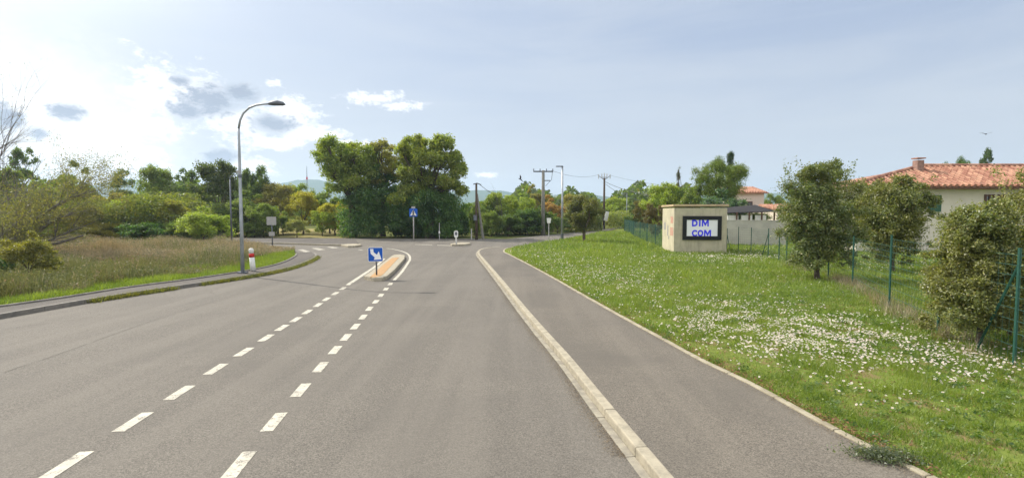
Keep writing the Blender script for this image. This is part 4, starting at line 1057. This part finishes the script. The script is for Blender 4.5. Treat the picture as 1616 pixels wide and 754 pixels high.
# oak bushes by the fence
def oak(pos, w, h, z0, n, leaf, color, label, seed, zs, r0, shape='round', lobes=34, name='oak_bush', twigs=10, lob=(.34, .5)):
    root = empty(name, pos, label, 'bush')
    rs = random.Random(seed * 7); cs = []
    for i in range(44):
        a = rs.uniform(0, 6.283); t = rs.uniform(0, 1); wz = math.sin(math.pi * min(1, (t * .78 + .2))) ** .45 if shape == 'round' else math.cos(t * 1.35) ** .6
        q = w / 2 * wz * rs.uniform(.2, .72); rr_ = w * rs.uniform(.17, .28) * (.7 if t > .8 else 1)
        cs.append((math.cos(a) * q, math.sin(a) * q, z0 + rr_ * .8 + t * (h - z0 - rr_ * 1.5), rr_))
    for i in range(46):
        a = rs.uniform(0, 6.283); t = rs.uniform(0, 1); wz = math.sin(math.pi * min(1, (t * .82 + .14))) ** .6 if shape == 'round' else math.cos(t * 1.35) ** .6
        q = w / 2 * wz * rs.uniform(.75, 1.02); rr_ = w * rs.uniform(.05, .12)
        cs.append((math.cos(a) * q, math.sin(a) * q, z0 + rr_ + t * (h - z0 - rr_ * 1.2), rr_))
    C, Rr, Q, rn = crown_arrays(seed, w, h - z0, z0, lobes, n, leaf, centers=cs, loose=.17, asp=.55, core=.3, subs=8)
    c = link('crown', npmesh('crown', Q, 4, rn), OAKL, root); c.color = (*color, 1)
    rs = random.Random(seed); tm = trunk_mesh(seed, C, Rr, zs, r0, 18); link('trunk', tm, BARK, root)
    # loose sprays sticking out of the crown
    ns = np.random.RandomState(seed); mb = MB(); LP = []
    for i in range(twigs):
        a = rs.uniform(0, 6.28); s0 = Vector((math.cos(a) * w * .25, math.sin(a) * w * .25, h * .75)); d = Vector((math.cos(a) * .5, math.sin(a) * .5, 1)).normalized()
        e = s0 + d * h * rs.uniform(.18, .34); mb.tube([s0, s0.lerp(e, .5) + Vector((.03, 0, 0)), e], [.012, .008, .004], 5)
        for q in range(55): t = rs.uniform(.35, 1.05); LP.append(tuple(s0.lerp(e, t) + Vector((rs.gauss(0, .07), rs.gauss(0, .07), rs.gauss(0, .05)))))
    LP = np.array(LP); sp_ = link('foliage', npmesh('foliage', leaf_quads(ns, LP, norm(ns.normal(size=LP.shape)), leaf, .55), 4, ns.rand(len(LP))), OAKL, root); sp_.color = (*color, 1)
    return root
OAKL = foliage_mat('oak_leaves', trans=.35, gain=1.2)
pA = G(1290, 440, .1); oak((pA.x, pA.y, .1), 116 / F * pA.y, 4.1, .05, 85000, .07, (.105, .135, .06), 'tall oval evergreen oak with a leaning trunk in front of the tiled roof', 41, 1.3, .09, twigs=14)
oak((W(1411, 335, 20.5).x, 20.5, .1), 112 / F * 20.5, W(1400, 283, 20.5).z, .1, 66000, .08, (.12, .14, .055), 'dark leafed oak behind the fence left of the green shutter', 42, 1.4, .09, twigs=10)
pC = G(1545, 548, .1); oak((pC.x, pC.y, .1), 158 / F * pC.y, W(1530, 326, pC.y).z - .1, .0, 150000, .045, (.135, .155, .065), 'broad pale leaved oak bush hanging through the fence near the brace', 43, .6, .05, shape='bush', lobes=40, twigs=12)
oak((W(1638, 335, 12).x, 12, .1), 1.7, W(1600, 268, 12).z, .2, 22000, .06, (.14, .155, .065), 'oak bush cut off by the right edge beside the house windows', 44, .8, .06, shape='bush', twigs=8)
oak((W(1620, 335, 9.4).x, 9.6, .1), 1.5, 1.9, 0, 26000, .045, (.09, .10, .045), 'low dark shrub behind the braced corner post of the fence', 45, .4, .04, shape='bush', twigs=6)
oak((W(1352, 335, 24).x, 24.5, .1), 2.2, W(1352, 288, 24).z, .4, 16000, .08, (.10, .12, .05), 'shaded oak partly hidden between the tall oval oak and its neighbour', 46, .8, .07, twigs=5)
# thin rods at the fence by the oak
# hills and far woods
def ridge(name, pts, Y, m, z0=-1, depth=300):
    mb = MB(); rs = random.Random(4); P = []
    n = len(pts)
    for i, (x, y) in enumerate(pts): P.append(W(x, y, Y))
    vs = []
    for p in P:
        vs += [(p.x, Y - depth, z0), (p.x, Y - depth * .25, p.z * .55), (p.x, Y, p.z), (p.x, Y + depth, z0)]
    fs = []
    for i in range(n - 1):
        for j in range(3): fs.append((4 * i + j, 4 * i + 4 + j, 4 * i + 5 + j, 4 * i + 1 + j))
    mb.add(vs, fs); o = mb.build(name, m, smooth=True); return tag(o, kind='structure')
def jit(pts, n=10, a=1.1, seed=1):
    rs = random.Random(seed); out = []
    for (x0, y0), (x1, y1) in zip(pts, pts[1:]):
        for i in range(n): t = i / n; out.append((x0 + (x1 - x0) * t, y0 + (y1 - y0) * t + rs.uniform(-a, a) * .5))
    out.append(pts[-1]); return out
M['hill'] = mat('wooded_hill', (0.045, 0.085, 0.04), 1.0, color2=(0.07, 0.10, 0.05), scale=.03, spec=0)
ridge('hills', jit([(-700, 318), (0, 312), (110, 300), (160, 290), (195, 281), (230, 287), (300, 297), (400, 296), (445, 289), (470, 284), (500, 283), (540, 291), (700, 303), (755, 300), (790, 301), (830, 307), (860, 311), (890, 305), (915, 304), (945, 309), (990, 313), (1050, 312), (1200, 306), (1260, 303), (1320, 312), (2300, 318)], 8, 1.0), 1900, M['hill'], depth=500)
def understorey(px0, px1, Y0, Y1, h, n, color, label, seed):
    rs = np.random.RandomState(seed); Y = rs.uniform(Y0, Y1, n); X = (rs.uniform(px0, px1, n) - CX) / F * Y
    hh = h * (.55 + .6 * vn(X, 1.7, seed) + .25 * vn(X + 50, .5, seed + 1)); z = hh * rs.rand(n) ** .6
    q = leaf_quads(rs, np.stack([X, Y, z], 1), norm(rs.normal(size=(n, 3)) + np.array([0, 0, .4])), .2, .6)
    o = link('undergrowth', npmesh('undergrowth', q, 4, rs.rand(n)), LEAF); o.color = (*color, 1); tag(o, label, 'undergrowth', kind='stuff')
def vn(x, s_, seed):
    g_ = np.random.RandomState(seed).rand(256); q = x / s_; i = np.floor(q).astype(int); f = q - i; f = f * f * (3 - 2 * f); return g_[i % 256] * (1 - f) + g_[(i + 1) % 256] * f
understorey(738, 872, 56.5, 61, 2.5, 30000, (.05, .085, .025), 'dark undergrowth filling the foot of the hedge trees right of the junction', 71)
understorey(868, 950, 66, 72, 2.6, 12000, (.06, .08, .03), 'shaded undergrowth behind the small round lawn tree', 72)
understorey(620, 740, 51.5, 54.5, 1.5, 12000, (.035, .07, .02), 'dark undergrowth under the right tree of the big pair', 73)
understorey(-60, 335, 40.5, 47, 3.2, 60000, (.10, .125, .04), 'mixed undergrowth of the wood edge behind the brown meadow', 74)
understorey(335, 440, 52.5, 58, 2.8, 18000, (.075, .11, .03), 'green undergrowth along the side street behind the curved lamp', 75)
understorey(960, 1000, 74, 82, 2.2, 6000, (.12, .15, .05), 'light undergrowth at the far end of the side road', 76)
# distant treeline as one mass
rs = np.random.RandomState(8); n = 90000
az = rs.uniform(R(-62), R(62), n); D_ = rs.uniform(105, 170, n)
hh_ = 5.2 + 2.2 * np.sin(az * 9) + 1.6 * np.sin(az * 23 + 1) + 1.2 * np.sin(az * 61) + .8 * np.sin(az * 140 + D_ * .1)
z = hh_ * (rs.uniform(0, 1, n) ** .5)
P = np.stack([np.sin(az) * D_, np.cos(az) * D_, z], 1)
Q = leaf_quads(rs, P, norm(rs.normal(size=(n, 3)) + np.array([0, 0, .6])), 1.0, .7)
tl = link('far_woods', npmesh('far_woods', Q, 4, rs.rand(n)), LEAF); tl.color = (.06, .09, .035, 1); tag(tl, 'distant mass of green woodland below the hills', 'woods', kind='stuff')

# ------------------------------------------------------------------ grass, weeds, flowers
GRASS = foliage_mat('grass', objcolor=False, color=(.108, .18, .023), color_b=(.265, .315, .05), trans=.4)
DRY = foliage_mat('dry_grass', objcolor=False, color=(.25, .215, .13), color_b=(.44, .385, .25), trans=.35, tcol=(1.15, 1.0, .8))
def flat_mat(name, a, b_):
    m = bpy.data.materials.new(name); m.use_nodes = True; t = m.node_tree; t.nodes.clear(); N = NT(t); at = N.n('ShaderNodeAttribute', attribute_name='rnd')
    c = N.mix(at.outputs['Fac'], a, b_); d = N.n('ShaderNodeBsdfDiffuse'); N.set(d.inputs[0], c); tr = N.n('ShaderNodeBsdfTranslucent'); N.set(tr.inputs[0], c)
    mx = N.n('ShaderNodeMixShader'); mx.inputs[0].default_value = .3; N.set(mx.inputs[1], d.outputs[0]); N.set(mx.inputs[2], tr.outputs[0])
    o = N.n('ShaderNodeOutputMaterial'); N.set(o.inputs[0], mx.outputs[0]); return m
LEa0 = np.array([tuple(p) for p in LE[1:40]])
def inpoly(X, Y, poly):
    ins = np.zeros(len(X), bool); n = len(poly); j = n - 1
    for i in range(n):
        xi, yi = poly[i]; xj, yj = poly[j]
        c = ((yi > Y) != (yj > Y)) & (X < (xj - xi) * (Y - yi) / (yj - yi + 1e-12) + xi); ins ^= c; j = i
    return ins
def vnoise(X, Y, s, seed):
    r = np.random.RandomState(seed); g_ = r.rand(64, 64); x = X / s; y = Y / s
    xi = np.floor(x).astype(int); yi = np.floor(y).astype(int); fx = x - xi; fy = y - yi; fx = fx * fx * (3 - 2 * fx); fy = fy * fy * (3 - 2 * fy)
    a = g_[xi % 64, yi % 64]; b = g_[(xi + 1) % 64, yi % 64]; c = g_[xi % 64, (yi + 1) % 64]; d = g_[(xi + 1) % 64, (yi + 1) % 64]
    return (a * (1 - fx) + b * fx) * (1 - fy) + (c * (1 - fx) + d * fx) * fy
def blades(rs, X, Y, z0, L, wd, lean=.5):
    n = len(X); a = rs.uniform(0, 2 * np.pi, n); la = rs.uniform(0, 2 * np.pi, n); ln = rs.uniform(.1, lean, n) * L
    dx, dy = np.cos(a) * wd / 2, np.sin(a) * wd / 2
    B0 = np.stack([X - dx, Y - dy, np.full(n, z0)], 1); B1 = np.stack([X + dx, Y + dy, np.full(n, z0)], 1)
    Tt = np.stack([X + np.cos(la) * ln, Y + np.sin(la) * ln, z0 + L], 1)
    return np.stack([B0, B1, Tt], 1)
lawn_poly = [tuple(p) for p in offset(LE, 0.07)] + [(45, 80), (45, -2), (4, -2)]
rs = np.random.RandomState(5); tri = []; rnd = []
for (y0, y1, xmax, dens, L, wd) in ((2.5, 9, 10, 2600, .085, .0075), (9, 16, 14, 950, .10, .012), (16, 30, 22, 300, .12, .022), (30, 62, 34, 60, .16, .05)):
    area = (y1 - y0) * xmax; n = int(area * dens); X = rs.uniform(0, xmax, n); Y = rs.uniform(y0, y1, n)
    ok = inpoly(X, Y, lawn_poly) & (X < Y * 1.12 + 1.2); X, Y = X[ok], Y[ok]
    v = vnoise(X, Y, .35, 1); v2 = vnoise(X, Y, 1.7, 2)
    bare = (vnoise(X, Y, .55, 7) * .6 + vnoise(X, Y, .18, 8) * .4)
    keep = (bare < .585 + .3 * (Y > 12)) | (rs.rand(len(X)) < .15)
    X, Y, v, v2 = X[keep], Y[keep], v[keep], v2[keep]
    tf = vnoise(X, Y, .22, 41) ** 3; Ls = L * (.3 + .8 * v + 1.5 * tf) * rs.uniform(.5, 1.3, len(X)) * (.7 + .6 * v2)
    tri.append(blades(rs, X, Y, .105, Ls, wd * rs.uniform(.6, 1.4, len(X)), 1.0)); rnd.append(np.clip(.15 + .55 * v2 + rs.normal(0, .22, len(X)), 0, .95) + (rs.rand(len(X)) < .03) * .5)
tg = npmesh('grass', np.concatenate(tri), 3, np.clip(np.concatenate(rnd), 0, 1)); lg = link('lawn_grass', tg, GRASS); tag(lg, 'bright green lawn grass between the pavement and the fence', 'grass', kind='stuff')
# clover and low leaves
qs = []; rn_ = []
for (y0, y1, xmax, dens, sz) in ((2.5, 9, 10, 700, .022), (9, 20, 16, 200, .035), (20, 45, 26, 35, .07)):
    n = int((y1 - y0) * xmax * dens); X = rs.uniform(0, xmax, n); Y = rs.uniform(y0, y1, n)
    ok = inpoly(X, Y, lawn_poly) & (X < Y * 1.12 + 1.2) & (vnoise(X, Y, .6, 11) + vnoise(X, Y, .2, 12) * .5 > .62); X, Y = X[ok], Y[ok]; n = len(X)
    P = np.stack([X, Y, .12 + rs.uniform(0, .06, n)], 1)
    qs.append(leaf_quads(rs, P, norm(rs.normal(size=(n, 3)) * .5 + np.array([0, 0, 1])), sz, .7)); rn_.append(rs.rand(n) * .95)
cl = link('clover', npmesh('clover', np.concatenate(qs), 4, np.concatenate(rn_)), GRASS); tag(cl, 'low clover leaves growing among the lawn grass', 'clover', kind='stuff')
rs = np.random.RandomState(61); nr = 1500; cx = rs.uniform(1.5, 11, nr); cy = rs.uniform(3, 15, nr); ok = inpoly(cx, cy, lawn_poly) & (vnoise(cx, cy, 1.1, 62) > .45); cx, cy = cx[ok], cy[ok]
k_ = 22; P = np.stack([np.repeat(cx, k_) + rs.normal(0, .045, len(cx) * k_), np.repeat(cy, k_) + rs.normal(0, .045, len(cx) * k_), .12 + np.abs(rs.normal(.02, .025, len(cx) * k_))], 1)
rw = link('lawn_weeds', npmesh('lawn_weeds', leaf_quads(rs, P, norm(rs.normal(size=P.shape) * .6 + np.array([0, 0, 1])), .05, .38), 4, np.repeat(rs.rand(len(cx)), k_) * .8), foliage_mat('broad_weeds', objcolor=False, color=(.06, .13, .025), color_b=(.19, .27, .07))); tag(rw, 'dark green broad leaved weeds in clumps through the lawn', 'weeds', kind='stuff')
n = 16000; KRa = np.array([tuple(p) for p in KR]); kk_ = rs.randint(0, 30, n); t_ = rs.rand(n)[:, None]; Pg = KRa[kk_] * (1 - t_) + KRa[kk_ + 1] * t_; Pg = Pg - np.stack([np.abs(rs.normal(0, .09, n)) - .03, rs.normal(0, .02, n)], 1)
Pg = np.concatenate([Pg, LEa0[rs.randint(0, len(LEa0), 5000)] + np.stack([-np.abs(rs.normal(0, .06, 5000)), rs.normal(0, .25, 5000)], 1)]); n = len(Pg)
zz = np.where(np.arange(n) < 16000, .008, .112)
gq = link('grit', npmesh('grit', leaf_quads(rs, np.concatenate([Pg, zz[:, None]], 1), norm(rs.normal(size=(n, 3)) * .3 + np.array([0, 0, 1])), .011, .7), 4, rs.rand(n)), flat_mat('grit', (.34, .27, .18), (.12, .10, .08))); tag(gq, 'sandy grit and crumbs gathered along the right kerb', 'grit', kind='stuff')
# daisies: white rayed heads with yellow middles
def flowers():
    rs = np.random.RandomState(12); PX = []
    def scatter(n, cx, cy, sx, sy, rot=0.0):
        a = rs.normal(size=n) * sx; b = rs.normal(size=n) * sy
        pts = np.stack([cx + a * math.cos(rot) - b * math.sin(rot), cy + a * math.sin(rot) + b * math.cos(rot)], 1); return pts
    L = []
    for px, py, nn_, sx, sy in [(1095, 492, 400, 45, 14), (1180, 508, 700, 62, 15), (1270, 520, 800, 66, 16), (1350, 530, 600, 60, 15), (1160, 480, 260, 50, 10), (1230, 545, 260, 60, 14), (1120, 515, 160, 40, 14), (1390, 560, 220, 60, 18), (1500, 560, 180, 45, 12), (1560, 575, 110, 40, 16), (1480, 590, 40, 60, 12), (1300, 600, 40, 60, 18), (1450, 640, 20, 80, 25),
                               (960, 440, 420, 45, 14), (900, 425, 380, 40, 12), (870, 408, 240, 40, 8), (1000, 455, 260, 40, 12), (1130, 405, 500, 55, 3.5), (1050, 412, 200, 70, 8), (1180, 404, 220, 30, 4), (1190, 445, 60, 80, 18), (850, 398, 100, 30, 4), (1410, 415, 120, 40, 4), (1430, 418, 120, 50, 4)]:
        m_ = int(nn_ * 1.5); x = px + rs.normal(size=m_) * sx; y = py + rs.normal(size=m_) * sy; L += [(a, b) for a, b in zip(x, y) if b > 385]
    pts = np.array([G(a, b, .18)[:2] for a, b in L])
    ok = inpoly(pts[:, 0], pts[:, 1], lawn_poly); X, Y = pts[ok, 0], pts[ok, 1]
    cm = vnoise(X, Y, .3, 21); kp = cm > .38; X, Y = X[kp], Y[kp]
    n = len(X); z = .105 + rs.uniform(.05, .12, n); P = np.stack([X, Y, z], 1)
    Nn = norm(rs.normal(size=(n, 3)) * .38 + np.array([-.15, -.25, 1])); t = norm(np.cross(Nn, rs.normal(size=(n, 3)))); b = np.cross(Nn, t)
    rr = rs.uniform(.013, .021, n)[:, None] * (1 + np.clip(Y - 12, 0, 30)[:, None] * .03)
    pet = []
    for k in range(8):
        a0 = 2 * math.pi * k / 8; ca, sa = math.cos(a0), math.sin(a0); d = t * ca + b * sa; e = -t * sa + b * ca
        pet.append(np.stack([P + d * rr * .15, P + d * rr * .7 - e * rr * .28, P + d * rr * 1.0 + Nn * rr * .15, P + d * rr * .7 + e * rr * .28], 1))
    me = npmesh('daisies', np.concatenate(pet), 4, np.tile(rs.rand(n), 8)); o = link('daisies', me, WHITEF)
    tag(o, 'white daisy flowers scattered in drifts over the lawn', 'flowers', kind='stuff')
    c = np.stack([P + Nn * .003 + (t * math.cos(a) + b * math.sin(a)) * rr * .3 for a in (0, 1.26, 2.51, 3.77, 5.03)], 1)
    o2 = link('daisy_middles', npmesh('daisy_middles', c, 5, None), mat('pollen', (.55, .38, .03), .9)); o2.parent = o
WHITEF = flat_mat('petals', (.78, .76, .72), (.68, .56, .56)); flowers()
# leaf litter: brown dead leaves in the bare spots
n = 9000; X = rs.uniform(2, 12, n); Y = rs.uniform(3, 13, n)
ok = inpoly(X, Y, lawn_poly) & (vnoise(X, Y, .55, 7) * .6 + vnoise(X, Y, .18, 8) * .4 > .55); X, Y = X[ok], Y[ok]
# along the pavement edge too
LEa = np.array([tuple(p) for p in LE[2:40]]); ii = rs.randint(0, len(LEa), 2600); X = np.concatenate([X, LEa[ii, 0] + np.abs(rs.normal(0, .12, 2600)) + .02]); Y = np.concatenate([Y, LEa[ii, 1] + rs.normal(0, .35, 2600)])
ok = inpoly(X, Y, lawn_poly); X, Y = X[ok], Y[ok]; n = len(X)
LIT = flat_mat('dead_leaves', (.30, .16, .09), (.20, .13, .07))
lt = link('leaf_litter', npmesh('leaf_litter', leaf_quads(rs, np.stack([X, Y, .125 + rs.uniform(0, .03, n)], 1), norm(rs.normal(size=(n, 3)) * .5 + np.array([0, 0, 1])), .035, .6), 4, rs.rand(n)), LIT); tag(lt, 'brown dead leaves lying in bare spots of the lawn', 'leaf litter', kind='stuff')
# left: green verge and tall dry meadow
mp_ = mdp
rs = np.random.RandomState(15)
KIa = [Vector(p) for p in KI]
def dist_ki(X, Y):
    d = np.full(len(X), 1e9)
    for a, b_ in zip(KIa, KIa[1:]):
        ax, ay, bx, by = a.x, a.y, b_.x, b_.y; L2 = (bx - ax) ** 2 + (by - ay) ** 2 + 1e-9
        t = np.clip(((X - ax) * (bx - ax) + (Y - ay) * (by - ay)) / L2, 0, 1); d = np.minimum(d, np.hypot(X - ax - t * (bx - ax), Y - ay - t * (by - ay)))
    return d
n = 400000; X = rs.uniform(-30, -8, n); Y = rs.uniform(10, 36, n); ok = inpoly(X, Y, mp_) & (X > -Y * 1.15 - 2); X, Y = X[ok], Y[ok]; d = dist_ki(X, Y)
ok = (d < .55 + 1.0 * vnoise(X, Y, 1.5, 3)) | ((X > -14) & (Y > 21) & (d < 3.2) & (rs.rand(len(X)) < .9)); X, Y = X[ok], Y[ok]; v = vnoise(X, Y, .5, 4)
vg = link('verge_grass', npmesh('verge_grass', blades(rs, X, Y, .11, (.09 + .13 * v) * rs.uniform(.5, 1.3, len(X)), .02, .9), 3, np.clip(.2 + .6 * v + rs.normal(0, .15, len(X)), 0, .95)), GRASS); tag(vg, 'bright green grass verge beside the left pavement', 'grass', kind='stuff')
n = 330000; X = rs.uniform(-48, -8, n); Y = rs.uniform(10, 37.5, n); ok = inpoly(X, Y, mp_) & (X > -Y * 1.12 - 2); X, Y = X[ok], Y[ok]; d = dist_ki(X, Y)
ok = (d > .45 + 1.0 * vnoise(X, Y, 1.5, 3)) & (rs.rand(len(X)) < .25 + .9 * vnoise(X, Y, 1.1, 6)) & ~((X > -13.2) & (Y > 23) & (d < 1.8)); X, Y = X[ok], Y[ok]; d = d[ok]
v = vnoise(X, Y, 1.6, 9); big = vnoise(X, Y, 5, 10); H = (.16 + .85 * v ** 1.5) * rs.uniform(.55, 1.15, len(X)) * np.clip(d / 2.2, .45, 1)
g1 = big + rs.normal(0, .2, len(X)) > .6
for nm, sel, m_, lb in (('meadow_weeds', ~g1, DRY, 'tall brown dry weeds filling the left meadow'), ('green_weeds', g1, None, 'green weeds mixed into the brown meadow')):
    if m_ is None: m_ = foliage_mat('weed_green', objcolor=False, color=(.15, .17, .06), color_b=(.26, .25, .10), trans=.3, tcol=(1.1, 1.15, .7))
    xs, ys, hs_ = X[sel], Y[sel], H[sel]; bl = blades(rs, xs, ys, .1, hs_, .028, .45)
    # seed heads and leaflets
    k2 = rs.randint(0, len(xs), int(len(xs) * 1.1)); tt = rs.uniform(.45, 1.02, len(k2))[:, None]; base = (bl[k2, 0] + bl[k2, 1]) / 2; P = base + (bl[k2, 2] - base) * tt + rs.normal(0, .025, (len(k2), 3))
    q = leaf_quads(rs, P, norm(rs.normal(size=P.shape)), .075, .45)
    q3 = np.concatenate([q[:, [0, 1, 2]], q[:, [0, 2, 3]]]); rr_ = rs.rand(len(k2)) * .95
    o = link(nm, npmesh(nm, np.concatenate([bl, q3]), 3, np.concatenate([rs.rand(len(bl)) * .95, rr_, rr_])), m_); tag(o, lb, 'weeds', kind='stuff')
# bushier weeds by the sign seen from behind
# weeds in the left kerb joint
kl = np.array([tuple(p) for p in KL]); seg = rs.randint(6, len(kl) - 6, 9000); t = rs.rand(9000)[:, None]; P = kl[seg] * (1 - t) + kl[np.minimum(seg + 1, len(kl) - 1)] * t
kp = (vnoise(P[:, 0] * 1, P[:, 1], .8, 31) + .35 * (P[:, 1] > 18) > .62); P = P[kp] + rs.normal(0, .07, (kp.sum(), 2)) + np.array([0.03, -.05]); 
kw = link('kerb_weeds', npmesh('kerb_weeds', blades(rs, P[:, 0], P[:, 1], .0, rs.uniform(.05, .17, len(P)), .025, 1.2), 3, rs.rand(len(P)) * .95), foliage_mat('kerb_weed', objcolor=False, color=(.12, .13, .035), color_b=(.2, .19, .06))); tag(kw, 'low weeds growing in the joint of the left kerb', 'weeds', kind='stuff')
# tall scrub by the fence foot
n = 5000; fp = [G(x, y, .1) for x, y in [(1241, 418), (1307, 439), (1345, 450), (1403, 487), (1480, 524), (1600, 578)]]; k2 = rs.randint(0, 5, n); t = rs.rand(n); A = np.array([tuple(p[:2]) for p in fp]); P = A[k2] * (1 - t[:, None]) + A[k2 + 1] * t[:, None] + rs.normal(0, .22, (n, 2)); kp = vnoise(P[:, 0], P[:, 1], .5, 33) > .35; P = P[kp]
fs_ = link('fence_weeds', npmesh('fence_weeds', blades(rs, P[:, 0], P[:, 1], .1, rs.uniform(.08, .38, len(P)), .010, .7), 3, rs.rand(len(P)) * .95), DRY); tag(fs_, 'dry straw coloured weeds along the foot of the fence', 'weeds', kind='stuff')
# grey green weed spilling on the pavement
ns = np.random.RandomState(3); b = G(1395, 725, .1); n = 2200
P = np.stack([b.x + ns.normal(0, .13, n) , b.y + ns.normal(0, .08, n), .12 + np.abs(ns.normal(0, .045, n))], 1); P[:, 0] += (b.y - P[:, 1]) * .9
w = link('pavement_weed', npmesh('pavement_weed', leaf_quads(ns, P, norm(ns.normal(size=(n, 3)) + np.array([0, 0, .8])), .026, .5), 4, ns.rand(n) * .9), foliage_mat('grey_weed', objcolor=False, color=(.09, .115, .06), color_b=(.2, .22, .14))); tag(w, 'grey green weed creeping over the edge of the right pavement', 'plant')

# ------------------------------------------------------------------ haze
hz = bpy.data.materials.new('haze'); hz.use_nodes = True; t = hz.node_tree; t.nodes.clear(); N = NT(t)
pvn = N.n('ShaderNodeVolumePrincipled'); pvn.inputs['Color'].default_value = (.62, .78, 1, 1); pvn.inputs['Density'].default_value = .00030; pvn.inputs['Anisotropy'].default_value = .35
o = N.n('ShaderNodeOutputMaterial'); N.set(o.inputs['Volume'], pvn.outputs[0])
hb = MB().box((0, 1000, 74), (9000, 3400, 152)); ho = hb.build('haze', hz); tag(ho, kind='stuff')
